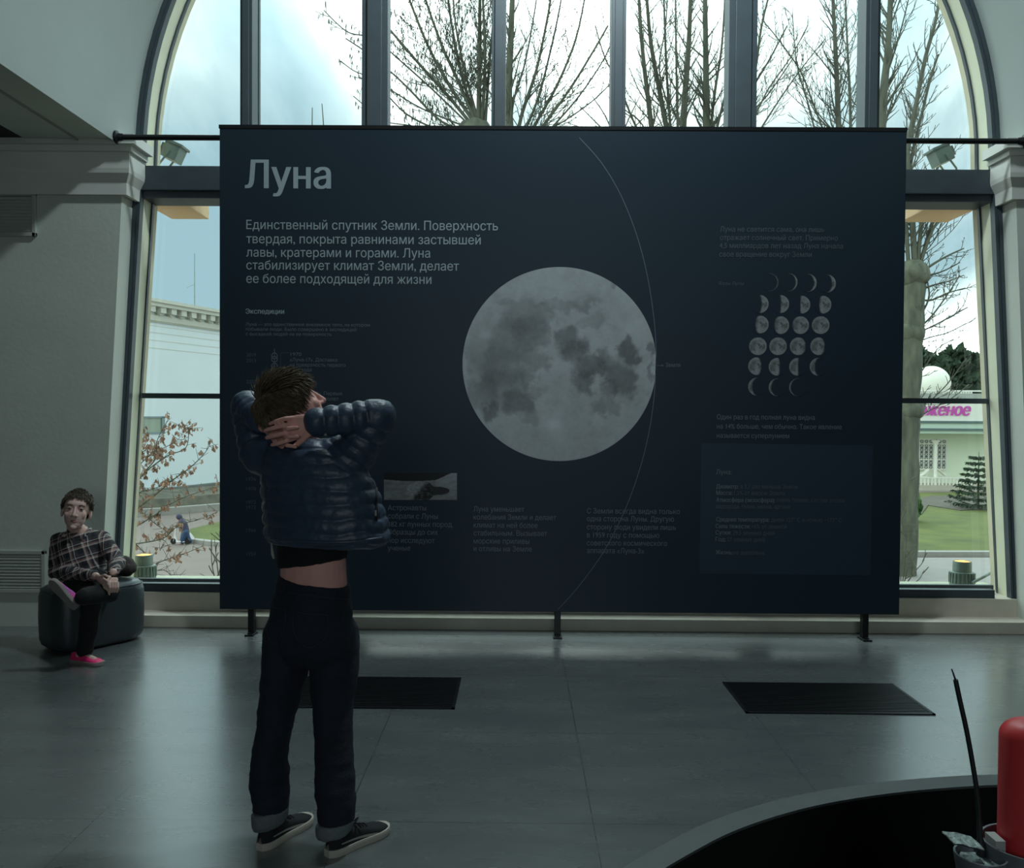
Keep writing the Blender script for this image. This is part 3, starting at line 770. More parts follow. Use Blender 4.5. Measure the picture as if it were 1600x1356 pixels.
# ------------------------------------------------------------ white building on the left
def left_building():
    A = Vector((at(232, 500, 42.0).x, 42.0)); B = Vector((at(343, 500, 46.9).x, 46.9))
    d = (B-A).normalized(); nrm = Vector((d.y, -d.x))
    if nrm.x < 0: nrm = -nrm
    ztop = at(232, 467.5, 42).z
    root = empty('white_building', (A.x, A.y, GZ), 'white rendered building with a toothed cornice seen through the left window', 'building')
    def P(s, o, z): q = A+d*s+nrm*o; return (q.x, q.y, z)
    L0, L1 = -9, 26
    def bar(mb, s0, s1, o0, o1, z0, z1):
        mb.prism([(o0, z0), (o1, z0), (o1, z1), (o0, z1)], s0, s1, lambda u, v, t: P(t, u, v))
    mb = MB(); bar(mb, L0, L1, -8, 0, GZ, ztop-.05); mb.build('wall', M_WHITEWALL, root)
    mb = MB(); bar(mb, L0, L1, -8, .62, ztop-.16, ztop); bar(mb, L0, L1, -.1, .52, ztop-.34, ztop-.16); bar(mb, L0, L1, -.1, .16, ztop-1.0, ztop-.72)
    bar(mb, L0, L1, -.1, .10, ztop-1.06, ztop-1.0); mb.build('cornice', M_CORNICE, root)
    k = 0; s = L0
    while s < L1-.3:
        mb = MB(); bar(mb, s, s+.36, -.02, .44, ztop-.62, ztop-.335); bar(mb, s+.08, s+.28, -.02, .28, ztop-.72, ztop-.60); mb.build('dentil', M_CORNICE, root); s += .72
    mb = MB()
    for z in (1.22, 1.55, 1.92, 2.3): bar(mb, L0, L1, 0, .012, ztop-z-.03, ztop-z)
    mb.build('groove', M_CORNICE, root)
    # small square window
    zc = at(238, 664, 42.2).z
    # place by direction: the window at px 238
    best = min((abs((lambda q: 800+F*((ROT.transposed() @ (Vector(q)-CAM)).x/-(ROT.transposed() @ (Vector(q)-CAM)).z))(P(s_*.02, 0, zc))-238.0), s_*.02) for s_ in range(-300, 600))[1]
    mb = MB(); w = .78
    for q in ((best-w, best+w, zc-.42, zc-.34), (best-w, best+w, zc+.34, zc+.42), (best-w, best-w+.2, zc-.42, zc+.42), (best+w-.2, best+w, zc-.42, zc+.42)): bar(mb, q[0], q[1], -.02, .07, q[2], q[3])
    f = mb.build('window', mat('grey_window_frame', rgb(120, 138, 142), .5), root)
    mb = MB(); bar(mb, best-w+.18, best+w-.18, -.05, .012, zc-.36, zc+.36); mb.build('pane', mat('dim_window_pane', rgb(150, 162, 146), .2), f)
    # plinth strip
    mb = MB(); bar(mb, L0, L1, -.1, .35, GZ, at(300, 757, 45).z); mb.build('plinth', mat('grey_green_plinth', rgb(112, 116, 112), .9, var=.15, vscale=1), root)
    # aerial on the roof
    b_ = at(304, 470, 47.5); t_ = at(304, 396, 47.5)
    ae = empty('roof_aerial', (b_.x, b_.y, ztop), 'thin aerial mast on the roof of the white building', 'aerial')
    mb = MB(); mb.tube([(b_.x, b_.y, ztop-.01), (b_.x, b_.y, t_.z)], [.035, .02], 6); mb.build('mast', M_GREYMETAL, ae)
    mb = MB(); mb.tube([(b_.x, b_.y, ztop+1.55), (b_.x-.42, b_.y, ztop+1.35)], .012, 4); mb.build('strut', M_GREYMETAL, ae)
left_building()
# low clipped hedge and verge along its foot
hb = MB(); p = [gp(200, 803), gp(260, 799), gp(343, 791), gp(460, 783)]; q = [gp(200, 794), gp(260, 790), gp(343, 782), gp(460, 775)]
rows = [[(a[0], a[1], GZ), (a[0]-.1, a[1]+.25, GZ+.55), (b[0], b[1], GZ+.75), (b[0], b[1]+.3, GZ)] for a, b in zip(p, q)]
hb.grid(rows, False); tag(hb.build('clipped_hedge', M_HEDGE), 'low grey green hedge along the foot of the white building', 'hedge')
kerb('trim_9', [gp(190, 808), gp(260, 804), gp(343, 797), gp(460, 788)], .35, .3)

# ------------------------------------------------------------ kiosk on the right
def kiosk():
    Y = 53.0
    def q(px, py, d=0): p = at(px, py, Y-d); return p
    root = empty('pavilion_kiosk', (q(1470, 768).x, Y, GZ), 'pale green kiosk with a railed porch and a magenta rooftop sign', 'kiosk')
    x0, x1 = q(1396, 700).x, q(1640, 700).x
    M_KW = mat('pale_green_render', rgb(222, 230, 208), .85); M_FAS = mat('fascia_green', rgb(190, 210, 194), .7); M_WHT = mat('white_paint', rgb(232, 230, 220), .7)
    M_DKF = mat('fascia_grey', rgb(92, 110, 112), .7); M_MAG = mat('magenta_letters', rgb(196, 74, 170), .6)
    mb = MB(); mb.box(x0, x1, Y+1.2, Y+7, GZ, q(1470, 672, -1.2).z); mb.build('wall', M_KW, root)
    mb = MB(); mb.box(x0, x1, Y-.7, Y+7, q(1470, 672).z, q(1470, 660).z); mb.box(x0, x1, Y-.62, Y, q(1470, 677).z, q(1470, 672).z); mb.build('fascia', M_FAS, root)
    mb = MB(); mb.box(x0, x1, Y-.78, Y-.68, q(1470, 661).z, q(1470, 657.5).z); mb.box(x0, x1, Y-.74, Y-.6, q(1470, 672).z, q(1470, 669).z); mb.build('fascia_moulding', M_DKF, root)
    mb = MB(); mb.box(x0, x1, Y-.5, Y-.4, q(1470, 657.5).z, q(1470, 624).z); sg_ = mb.build('sign_board', M_WHT, root)
    mb = MB(); put_line(mb, 'мороженое', 1391, 648.5, 122, face=lambda px, py: at(px, py, Y-.56), cap=19, bold=.05)
    # sheared like a slanted script
    zb = min(v[2] for v in mb.v); mb.v = [(v[0]+(v[2]-zb)*.22, v[1], v[2]) for v in mb.v]
    mb.build('lettering', M_MAG, sg_, normals=False)
    mb = MB(); mb.box(x0, x1, Y+1, Y+6, q(1470, 624).z-.6, q(1470, 616, -3).z); mb.build('roof', mat('grey_roof', rgb(150, 152, 146), .8), root)
    mb = MB()
    for i in range(26):
        xx = q(1440, 612).x+i*.16; mb.box(xx, xx+.09, Y+2.0, Y+2.1, q(1470, 617, -2).z, q(1470, 611, -2).z)
    mb.box(q(1436, 612).x, q(1620, 612).x, Y+1.95, Y+2.15, q(1470, 611.5, -2).z, q(1470, 609.5, -2).z); mb.build('parapet', M_WHT, root)
    # lattice windows
    for a, b in ((1428, 1457), (1463, 1477)):
        z0, z1 = q(1440, 733, -1.2).z, q(1440, 686, -1.2).z; xa, xb = q(a, 700, -1.2).x, q(b, 700, -1.2).x
        mb = MB(); mb.box(xa, xb, Y+1.12, Y+1.25, z0, z1); w = mb.build('window', mat('dark_pane', rgb(88, 98, 100), .3), root)
        mb = MB(); t = .035
        n = max(2, round((xb-xa)/.28)); h = (z1-z0)
        for i in range(n+1): mb.box(xa+(xb-xa)*i/n-t*.6, xa+(xb-xa)*i/n+t*.6, Y+1.06, Y+1.12, z0, z1)
        for f in (0, .32, .85, 1): mb.box(xa, xb, Y+1.05, Y+1.12, z0+h*f-t, z0+h*f+t)
        for i in range(n):
            for j in range(7):
                cx, cz = xa+(xb-xa)*(i+.5)/n, z0+h*(j+.5)/7; ex, ez = (xb-xa)/n/2, h/14
                for s in (-1, 1): mb.tube([(cx-ex, Y+1.08, cz-s*ez), (cx+ex, Y+1.08, cz+s*ez)], .014, 4)
        mb.build('lattice', M_WHT, w)
    # column
    cx = q(1458.5, 700).x
    mb = MB(); mb.lathe([(.12, 0), (.12, .1), (.095, .15), (.085, q(0, 684).z-q(0, 757).z), (.12, q(0, 682).z-q(0, 757).z), (.27, q(0, 677.5).z-q(0, 757).z)], (cx, Y-.3, q(0, 757).z), 16); mb.build('column', M_WHT, root, smooth=True)
    # porch base and railing
    mb = MB(); mb.box(x0, x1, Y-.6, Y+1.3, GZ, q(1470, 757).z); mb.box(x0, x1, Y-.95, Y-.6, GZ, q(1470, 763).z); mb.build('porch', mat('porch_stone', rgb(178, 172, 158), .85), root)
    rz0, rz1 = q(0, 757).z, q(0, 734).z
    mb = MB(); mb.box(x0, x1, Y-.53, Y-.45, rz1-.07, rz1); mb.box(x0, x1, Y-.52, Y-.46, rz0+.08, rz0+.13); rl = mb.build('railing', M_WHT, root)
    xx = q(1428, 740).x
    while xx < q(1530, 740).x:
        mb = MB(); mb.box(xx-.035, xx+.035, Y-.515, Y-.465, rz0, rz1-.05); mb.build('baluster', M_WHT, rl); xx += .215
    for k, px in enumerate((1443, 1480)):
        t = q(px, 757); c = empty('porch_chair', (t.x, Y+.3, t.z), ['pale chair behind the porch railing left of the column', 'pale chair behind the porch railing right of the column'][k], 'chair', 'chairs on the kiosk porch')
        mb = MB(); M = Matrix.Translation((t.x, Y+.35, t.z+.45)) @ Matrix.Rotation(.25 if k else -.25, 4, 'Y'); mb.box(-.3, .3, -.2, .2, -.03, .03, M); mb.build('seat', M_WHT, c)
        mb = MB(); M = Matrix.Translation((t.x+(-.2 if k else .2), Y+.35, t.z+.7)) @ Matrix.Rotation(.7 if k else -.7, 4, 'Y'); mb.box(-.3, .3, -.2, .2, -.03, .03, M); mb.build('backrest', M_WHT, c)
        for s in (-.24, .24):
            mb = MB(); mb.box(t.x+s-.02, t.x+s+.02, Y+.2, Y+.24, t.z, t.z+.45); mb.build('leg', M_WHT, c)
kiosk()
# the white dome that rises behind the kiosk
p = at(1455, 600, 70); R = 28*70/F
mb = MB(); mb.lathe([(R*cos(a), R*sin(a)) for a in [pi*i/24-pi/2 for i in range(1, 24)]], p, 40)
dome = empty('white_dome', (p.x, p.y, GZ), 'white ball shaped dome rising behind the kiosk', 'dome')
mb.build('ball', mat('dome_white', rgb(236, 236, 222), .7), dome, smooth=True)
mb = MB(); mb.lathe([(R*.7, 0), (R*.7, p.z-R*.6-GZ)], (p.x, p.y, GZ), 24); mb.build('drum', mat('drum_render', rgb(190, 190, 180), .8), dome, smooth=True)

# ------------------------------------------------------------ plants
def tuft(mb, p, d, L, w, rnd):
    """one flat needle spray"""
    s = d.cross(Vector((rnd.uniform(-1, 1), rnd.uniform(-1, 1), rnd.uniform(-1, 1))))
    if s.length < 1e-4: return
    s.normalize(); a = p+d*L*.5
    mb.quad(p, a+s*w, p+d*L, a-s*w)
def thuja():
    b = gp(1412, 816); h = at(1420, 722, b[1]).z-GZ; rnd = random.Random(3)
    root = empty('conical_thuja', (b[0], b[1], GZ), 'narrow conical green thuja on the lawn beside the thick tree trunk', 'shrub')
    mb = MB(); mb.lathe([(.3, 0), (.62, .3), (.6, h*.45), (.34, h*.75), (.02, h*.98)], (b[0], b[1], GZ), 14)
    for i in range(5200):
        u = rnd.random()**.8; a = rnd.uniform(0, 2*pi); r = .72*(1-u)**.75*(.75+.3*rnd.random())*min(1, .55+3*u)
        p = Vector((b[0]+r*cos(a), b[1]+r*sin(a), GZ+.05+u*h*.97)); d = Vector((cos(a)*.5, sin(a)*.5, 1+rnd.random()*.5)).normalized()
        tuft(mb, p, d, rnd.uniform(.12, .3), .035, rnd)
    mb.build('foliage', M_THUJA, root, normals=False)
    mb = MB(); mb.tube([(b[0], b[1], GZ), (b[0], b[1], GZ+.5)], .09, 8); mb.build('stem', M_BARK, root)
thuja()
def spruce():
    b = gp(1528, 797); h = at(1528, 706, b[1]).z-GZ; rnd = random.Random(5)
    root = empty('young_spruce', (b[0], b[1], GZ), 'young dark spruce with drooping tiers in front of the porch', 'tree')
    mb = MB(); mb.tube([(b[0], b[1], GZ), (b[0], b[1], GZ+h)], [.07, .01], 6); mb.build('trunk', M_BARK, root)
    mb = MB()
    for t in range(9):
        z = GZ+.25+h*.92*t/9; L = 1.25*(1-t/9.5)+.1
        for k in range(11):
            a = 2*pi*k/11+t*.7; d = Vector((cos(a), sin(a), -.12)); pts = [Vector((b[0], b[1], z))+d*L*s+Vector((0, 0, .22*L*s*s)) for s in (0, .35, .7, 1)]
            mb.tube(pts, [.02, .015, .01, .005], 3, False)
            for i in range(34):
                s = rnd.random()**.7; j = min(2, int(s*3)); p = pts[j].lerp(pts[j+1], s*3-j)
                dd = (d+Vector((rnd.uniform(-.8, .8), rnd.uniform(-.8, .8), rnd.uniform(-.9, .1)))).normalized(); tuft(mb, p, dd, rnd.uniform(.12, .26), .03, rnd)
    mb.build('branches', M_EVERGREEN, root, normals=False)
spruce()
def far_evergreen(px, top, Y, rw, label, seed):
    p = at(px, 640, Y); zt = at(px, top, Y).z; rnd = random.Random(seed)
    root = empty('far_evergreen', (p.x, Y, GZ), label, 'tree', 'dark trees on the horizon')
    mb = MB(); mb.tube([(p.x, Y, GZ), (p.x, Y, zt-1)], [.3, .1], 6); mb.build('trunk', M_BARK, root)
    mb = MB(); h = zt-GZ
    for i in range(1500):
        u = rnd.random(); a = rnd.uniform(0, 2*pi); r = rw*sqrt(rnd.random())*(.35+.65*sin(pi*min(1, u*.9+.12)))
        q = Vector((p.x+r*cos(a), Y+r*sin(a), GZ+1+u*(h-1.2)+.4*rnd.random())); d = Vector((rnd.uniform(-1, 1), rnd.uniform(-1, 1), rnd.uniform(-.4, 1))).normalized()
        tuft(mb, q, d, rnd.uniform(.7, 1.3), .38, rnd)
    mb.build('crown', M_EVERGREEN, root, normals=False)
for i, (px, top, Y, rw, lab) in enumerate((
        (1388, 556, 80, 1.7, 'dark evergreen on the horizon close behind the thick pollard trunk'), (1434, 553, 95, 2.3, 'dark evergreen peeping up above the left side of the white dome'),
        (1463, 563, 104, 2.2, 'dark evergreen directly above the top of the white dome'), (1490, 552, 88, 2.2, 'dark evergreen on the horizon right of the white dome'),
        (1522, 560, 98, 2.6, 'dark evergreen on the horizon beside the right window jamb'))):
    far_evergreen(px, top, Y, rw, lab, 20+i)

def grow(mb, pts, r0, r1, rnd, step, blen, twig, lvl=0, up=.35, sides=5, start=.12, catkin=None):
    """a branch along pts with its side shoots; returns nothing"""
    pts = [Vector(p) for p in pts]
    seg = [(pts[i+1]-pts[i]).length for i in range(len(pts)-1)]; tot = sum(seg)
    if tot < .02: return
    mb.tube(pts, [r0+(r1-r0)*i/(len(pts)-1) for i in range(len(pts))], sides, False)
    if lvl >= 3 or step <= 0: return
    d = tot*start+rnd.random()*step
    while d < tot*.985:
        k = 0; s = d
        while k < len(seg)-1 and s > seg[k]: s -= seg[k]; k += 1
        t = (pts[k+1]-pts[k]).normalized(); p = pts[k]+t*min(s, seg[k]); f = d/tot
        a = rnd.uniform(0, 2*pi); o = t.orthogonal().normalized(); o = Matrix.Rotation(a, 3, t) @ o
        o.y *= .8
        dr = (t*rnd.uniform(.55, 1.0)+o*rnd.uniform(.5, .95)+Vector((0, 0, up*.5))).normalized()
        L = blen*(1-.62*f)*rnd.uniform(.5, 1.15); n = 5 if lvl == 0 else 4
        q = [p]; v = dr.copy(); w = Vector((rnd.uniform(-.12, .12), rnd.uniform(-.12, .12), up*.32))
        for i in range(n): q.append(q[-1]+v*L/n); v = (v+w+Vector((rnd.uniform(-.1, .1), rnd.uniform(-.1, .1), rnd.uniform(-.08, .08)))).normalized()
        rr = max(.0100, (r0+(r1-r0)*f)*(.36 if lvl == 0 else .55))
        nl = lvl+1
        grow(mb, q, rr, .0072, rnd, (twig if nl == 1 else twig*.9 if nl == 2 and L > .7 else 0), L*.42, twig, nl, up, 4 if nl == 1 else 3, .2, catkin)
        if catkin and lvl >= 1:
            for i in range(2):
                c = q[-1-i]; e = c+Vector((rnd.uniform(-.02, .02), 0, -rnd.uniform(.09, .17))); mb.tube([c, (c+e)/2, e], [.004, .013, .003], 3, False)
        d += step*rnd.uniform(.55, 1.5)

def bare_tree(label, Y, trunk, stems, seed, rad=.075, step=.42, blen=1.7, twig=.30, knob=None, catkin=None, trunk_r=.3, spread=.9):
    rnd = random.Random(seed)
    b = at(trunk[-1][0], trunk[-1][1], Y)
    base = Vector((b.x, Y, GZ))
    root = empty('bare_tree', base, label, 'tree', 'bare trees outside the window')
    tp = [at(x, y, Y) for x, y in trunk]+[base]
    tp = tp[::-1]
    mb = MB(); n = len(tp)
    fine = spline([tuple(p) for p in tp], 5); m = len(fine)
    mb.tube(fine, [trunk_r*(1.18-.28*i/(m-1))*(1+.06*sin(i*1.9)) for i in range(m)], 14)
    mb.build('trunk', M_BARK, root, smooth='all')
    mb = MB()
    if knob:
        for (x, y, r) in knob:
            c = at(x, y, Y); bmk = bmesh.new(); bmesh.ops.create_icosphere(bmk, subdivisions=3, radius=r)
            for v in bmk.verts: v.co *= 1+.22*noise.noise(v.co*4+Vector((x, y, 0)))
            mb.addbm(bmk, Matrix.Translation(c))
        mb.build('knuckle', M_BARK, root, smooth='all')
    mb = MB()
    for st in stems:
        pts, r = st[0], (st[1] if len(st) > 1 else rad)
        dy = rnd.uniform(-1, 1)*spread
        w = spline([(at(x, y, Y+dy*i/max(1, len(pts)-1))[:]) for i, (x, y) in enumerate(pts)], 4)
        grow(mb, w, r, max(.012, r*.45), rnd, step*(.75 if r > .05 else 1.0), blen*(1 if r > .04 else .65), twig, 0, .35, 7, .06, catkin)
    mb.build('branches', M_TWIG, root, normals=False, smooth='all')
    return root

bare_tree('many stemmed bare tree fanning out behind the second and third arch panes', 26,
    [(742, 225), (744, 420), (742, 640)],
    [([(738, 196), (700, 150), (655, 100), (612, 50), (575, 8), (556, -30)], .055), ([(740, 190), (700, 130), (668, 70), (640, 0), (628, -40)], .06),
     ([(742, 188), (715, 125), (690, 70), (665, 0), (655, -40)], .06), ([(744, 188), (722, 120), (706, 40), (697, -30)], .055), ([(746, 186), (726, 110), (712, 40), (706, -30)], .045),
     ([(748, 190), (749, 90), (750, -40)], .085), ([(753, 190), (758, 90), (752, -40)], .06), ([(758, 195), (764, 110), (770, 40), (778, -40)], .05),
     ([(735, 205), (690, 190), (640, 140), (608, 110), (570, 80), (540, 60)], .04), ([(733, 205), (680, 200), (635, 178), (605, 150), (560, 120)], .035), ([(733, 210), (690, 208), (640, 196), (600, 188), (552, 150)], .03),
     ([(738, 200), (676, 140), (620, 90), (585, 60), (548, 52), (528, 38), (506, 16)], .03), ([(738, 202), (660, 170), (610, 140), (575, 120), (552, 110), (532, 95)], .026)], 11, step=.2, blen=1.7, twig=.16, catkin=True, trunk_r=.38,
    knob=[(742, 214, .55)])
bare_tree('bare tree with long curved stems in the middle arch pane', 25,
    [(800, 250), (802, 420), (806, 640)],
    [([(797, 225), (794, 150), (798, 60), (802, -40)], .14), ([(806, 230), (815, 180), (838, 110), (855, 30), (865, -30)], .06), ([(806, 235), (822, 200), (842, 150), (860, 80), (875, 10), (880, -30)], .045),
     ([(812, 240), (836, 195), (872, 130), (900, 60), (915, -10)], .055), ([(815, 245), (846, 200), (890, 140), (930, 75), (950, 40)], .05), ([(818, 250), (862, 200), (905, 150), (945, 90), (960, 50)], .035),
     ([(803, 230), (800, 170), (820, 100), (835, 20), (842, -30)], .035), ([(795, 230), (780, 150), (772, 60), (768, -30)], .05), ([(800, 240), (830, 215), (880, 190), (935, 150), (970, 110)], .03)], 12, step=.2, blen=1.7, twig=.16, trunk_r=.36,
    knob=[(801, 240, .5)])
bare_tree('bare tree of upright stems left of centre in the fourth arch pane', 28,
    [(1035, 260), (1036, 420), (1036, 640)],
    [([(1022, 230), (1012, 150), (1003, 70), (996, -40)], .095), ([(1048, 235), (1030, 140), (1016, 60), (1008, -40)], .095), ([(1050, 235), (1042, 120), (1038, 20), (1036, -40)], .05), ([(1060, 235), (1057, 120), (1055, -40)], .05),
     ([(1016, 240), (990, 190), (966, 130), (945, 90), (930, 40)], .04), ([(1030, 240), (1000, 190), (975, 170), (958, 140)], .03), ([(1040, 240), (1046, 180), (1030, 110), (1040, 40), (1044, -30)], .035)], 13, step=.22, blen=1.8, twig=.17, trunk_r=.34)
bare_tree('bare tree with two straight grey stems right of centre in the fourth arch pane', 30,
    [(1085, 260), (1088, 420), (1088, 640)],
    [([(1065, 235), (1070, 150), (1076, 70), (1080, -40)], .13), ([(1104, 235), (1103, 120), (1101, -40)], .15), ([(1108, 235), (1116, 150), (1128, 70), (1134, -30)], .06), ([(1112, 235), (1130, 160), (1150, 90), (1166, 20)], .05),
     ([(1116, 240), (1148, 190), (1180, 130), (1204, 90), (1230, 40)], .05), ([(1120, 245), (1160, 190), (1198, 150), (1240, 90)], .04), ([(1150, 240), (1178, 120), (1190, 40), (1205, -20)], .06)], 14, step=.22, blen=1.8, twig=.17, trunk_r=.36)
bare_tree('slender grey bare tree left of the narrow double bar in the fifth arch pane', 27,
    [(1314, 270), (1316, 420), (1318, 640)],
    [([(1315, 260), (1310, 190), (1307, 110), (1303, 30), (1300, -40)], .10), ([(1330, 240), (1328, 150), (1324, 70), (1320, -30)], .05), ([(1280, 230), (1262, 160), (1245, 100), (1238, 20)], .03), ([(1300, 240), (1270, 160), (1250, 110), (1215, 60), (1190, 30)], .03),
     ([(1180, 215), (1215, 160), (1250, 110), (1290, 60)], .03), ([(1176, 190), (1200, 140), (1235, 90), (1262, 40)], .03)], 15, step=.18, blen=2.4, twig=.17, trunk_r=.2)
bare_tree('pale thick stemmed bare tree right of the narrow double bar in the arch', 25,
    [(1372, 290), (1370, 430), (1372, 640)],
    [([(1376, 240), (1380, 150), (1388, 70), (1393, -40)], .14), ([(1384, 120), (1398, 80), (1412, 30), (1424, -20)], .03)], 16, step=.2, blen=2.1, twig=.17, trunk_r=.24)
bare_tree('thick pollarded tree with a knobbly trunk filling the left side of the right window', 24,
    [(1428, 440), (1424, 520), (1417, 640), (1414, 760), (1410, 905)],
    [([(1430, 420), (1424, 320), (1418, 240), (1432, 160), (1446, 90), (1460, 40), (1470, -10)], .085), ([(1434, 415), (1440, 350), (1452, 300), (1462, 270), (1480, 220)], .06), ([(1420, 420), (1416, 330), (1424, 250), (1440, 180), (1452, 130), (1466, 85)], .06),
     ([(1438, 410), (1456, 350), (1476, 312), (1490, 280)], .05), ([(1436, 420), (1452, 372), (1468, 340), (1494, 300)], .045), ([(1440, 425), (1462, 410), (1484, 398), (1506, 388)], .04), ([(1440, 432), (1470, 425), (1500, 410)], .03),
     ([(1432, 455), (1460, 445), (1480, 440), (1506, 430)], .03), ([(1425, 460), (1450, 470), (1480, 458), (1508, 450)], .03), ([(1422, 515), (1440, 490), (1452, 460), (1444, 420)], .035), ([(1424, 520), (1450, 500), (1475, 468), (1500, 430)], .03),
     ([(1424, 525), (1460, 508), (1490, 492), (1512, 480)], .025), ([(1422, 540), (1450, 528), (1480, 520), (1510, 505)], .02), ([(1420, 600), (1440, 580), (1465, 545), (1490, 530)], .02), ([(1420, 640), (1450, 628), (1480, 600), (1510, 560)], .02), ([(1420, 660), (1455, 640), (1490, 620), (1514, 600)], .016)], 17, step=.2, blen=1.6, twig=.16,
    knob=[(1428, 428, .42), (1423, 520, .36), (1420, 640, .38)], trunk_r=.33, spread=.5)
bare_tree('far bushy bare tree low between the third and fourth arch panes', 40,
    [(965, 240), (966, 420), (966, 640)],
    [([(955, 215), (930, 190), (905, 165)], .04), ([(960, 215), (945, 180), (925, 150)], .04), ([(965, 215), (962, 170), (950, 130)], .04), ([(970, 215), (985, 180), (1000, 150)], .04), ([(975, 215), (1000, 190), (1025, 165)], .04), ([(970, 215), (975, 160), (968, 120)], .04), ([(980, 220), (1020, 200), (1050, 180)], .03), ([(950, 220), (910, 200), (880, 190)], .03)], 18, step=.35, blen=2.2, twig=.28)
bare_tree('two thin bare leaders poking up just above the banner in the second arch pane', 30,
    [(496, 300), (497, 420), (497, 640)],
    [([(492, 260), (488, 215), (488, 168)], .03), ([(500, 260), (506, 215), (503, 162)], .03)], 19, step=.25, blen=.16, twig=0, trunk_r=.09, spread=.1)

# young oak with dry leaves close to the left window
def leafy_sapling():
    Y = 11.5; rnd = random.Random(31); b = at(196, 640, Y)
    root = empty('dry_leaved_sapling', (b.x, Y, GZ), 'young tree with clinging dry brown leaves outside the left window', 'tree')
    mb = MB(); lf = MB()
    def leaf(p):
        d = Vector((rnd.uniform(-.6, .6), rnd.uniform(-.6, .6), -1)).normalized(); L = rnd.uniform(.045, .08); s = d.cross(Vector((rnd.uniform(-1, 1), rnd.uniform(-1, 1), .2))).normalized(); w = L*.26
        n = d.cross(s)*L*.18
        lf.quad(p, p+d*L*.3+s*w*.8+n, p+d*L*.62+s*w-n*.4, p+d*L, p+d*L*.62-s*w-n*.4, p+d*L*.3-s*w*.8+n)
    trunk = spline([tuple(at(x, y, Y)) for x, y in ((196, 960), (198, 900), (203, 830), (206, 760), (204, 700))], 5)
    trunk = [(b.x, Y, GZ)]+trunk
    mb2 = MB(); mb2.tube(trunk, [.05]*2+[.032]*(len(trunk)-2), 8); mb2.build('trunk', M_BARK, root, smooth='all')
    br = [([(204, 770), (224, 740), (244, 715), (245, 690), (262, 656)], .012, .7), ([(205, 760), (230, 735), (262, 712), (290, 700), (294, 672), (284, 666)], .011, 1), ([(206, 800), (240, 775), (270, 750), (300, 728), (322, 705), (330, 688)], .012, .5),
          ([(204, 720), (214, 700), (222, 690), (218, 672)], .009, .8), ([(210, 824), (240, 806), (262, 790), (290, 776), (320, 766), (343, 760)], .010, .6), ([(208, 850), (240, 845), (260, 838), (280, 820), (310, 812), (340, 800)], .010, .35),
          ([(207, 845), (222, 860), (232, 875), (236, 870)], .007, .3), ([(212, 900), (250, 878), (280, 868), (305, 858), (318, 852)], .009, .45), ([(205, 740), (230, 715), (255, 700), (275, 690), (288, 672)], .008, .9),
          ([(205, 780), (216, 770), (250, 760), (272, 748), (292, 735)], .008, 1), ([(204, 730), (216, 712), (236, 700), (256, 715)], .008, 1), ([(212, 905), (250, 890), (270, 900), (278, 906)], .007, 0), ([(205, 790), (220, 800), (245, 820), (262, 835), (250, 860)], .008, .9)]
    for pts, r, dens in br:
        dy = rnd.uniform(-.5, .5)
        w = [Vector(p) for p in spline([tuple(at(x, y, Y+dy*i/(len(pts)-1))) for i, (x, y) in enumerate(pts)], 5)]
        mb.tube(w, [r*(1-.75*i/(len(w)-1)) for i in range(len(w))], 5, False)
        for i in range(3, len(w)):
            for _ in range(2):
                if rnd.random() < .75:
                    d = Vector((rnd.uniform(-1, 1), rnd.uniform(-1, 1), rnd.uniform(-.3, 1))).normalized(); e = w[i]+d*rnd.uniform(.06, .20); mb.tube([w[i], e], [.004, .0025], 3, False)
                    if rnd.random() < dens:
                        for _k in range(rnd.randint(2, 5)): leaf(w[i].lerp(e, rnd.uniform(.4, 1)))
    mb.build('branches', M_TWIG, root, normals=False)
    lf.build('leaves', M_DEADLEAF, root, normals=False)['kind'] = 'stuff'
leafy_sapling()
def bare_shrub(label, Y, stems, seed, up=.2):
    rnd = random.Random(seed); c = at(stems[0][0][0], 700, Y)
    root = empty('bare_shrub', (c.x, Y, GZ), label, 'shrub', 'leafless shrubs under the window')
    mb = MB()
    for pts in stems:
        w = spline([tuple(at(x, y, Y+rnd.uniform(-.1, .1))) for x, y in pts], 4)
        w = [(w[0][0], Y, GZ)]+w
        grow(mb, w, .011, .003, rnd, .22, .5, .2, 1, up, 4, .75)
    mb.build('stems', M_TWIG, root, normals=False)
bare_shrub('thin leafless shrub at the lower right corner of the left window', 12, [[(336, 905), (331, 880), (330, 850)], [(342, 905), (338, 870), (335, 840)], [(344, 905), (345, 870), (343, 830)], [(328, 908), (320, 900), (312, 896)], [(346, 900), (350, 860), (352, 820)]], 41)
bare_shrub('thin leafless shrub at the lower left corner of the right window', 13, [[(1412, 915), (1420, 880), (1432, 850)], [(1410, 915), (1414, 870), (1418, 820)], [(1414, 915), (1428, 895), (1443, 876), (1446, 858)], [(1408, 915), (1406, 860), (1409, 800)], [(1420, 915), (1436, 905), (1444, 890)], [(1404, 910), (1400, 850), (1412, 790), (1424, 740)]], 42)

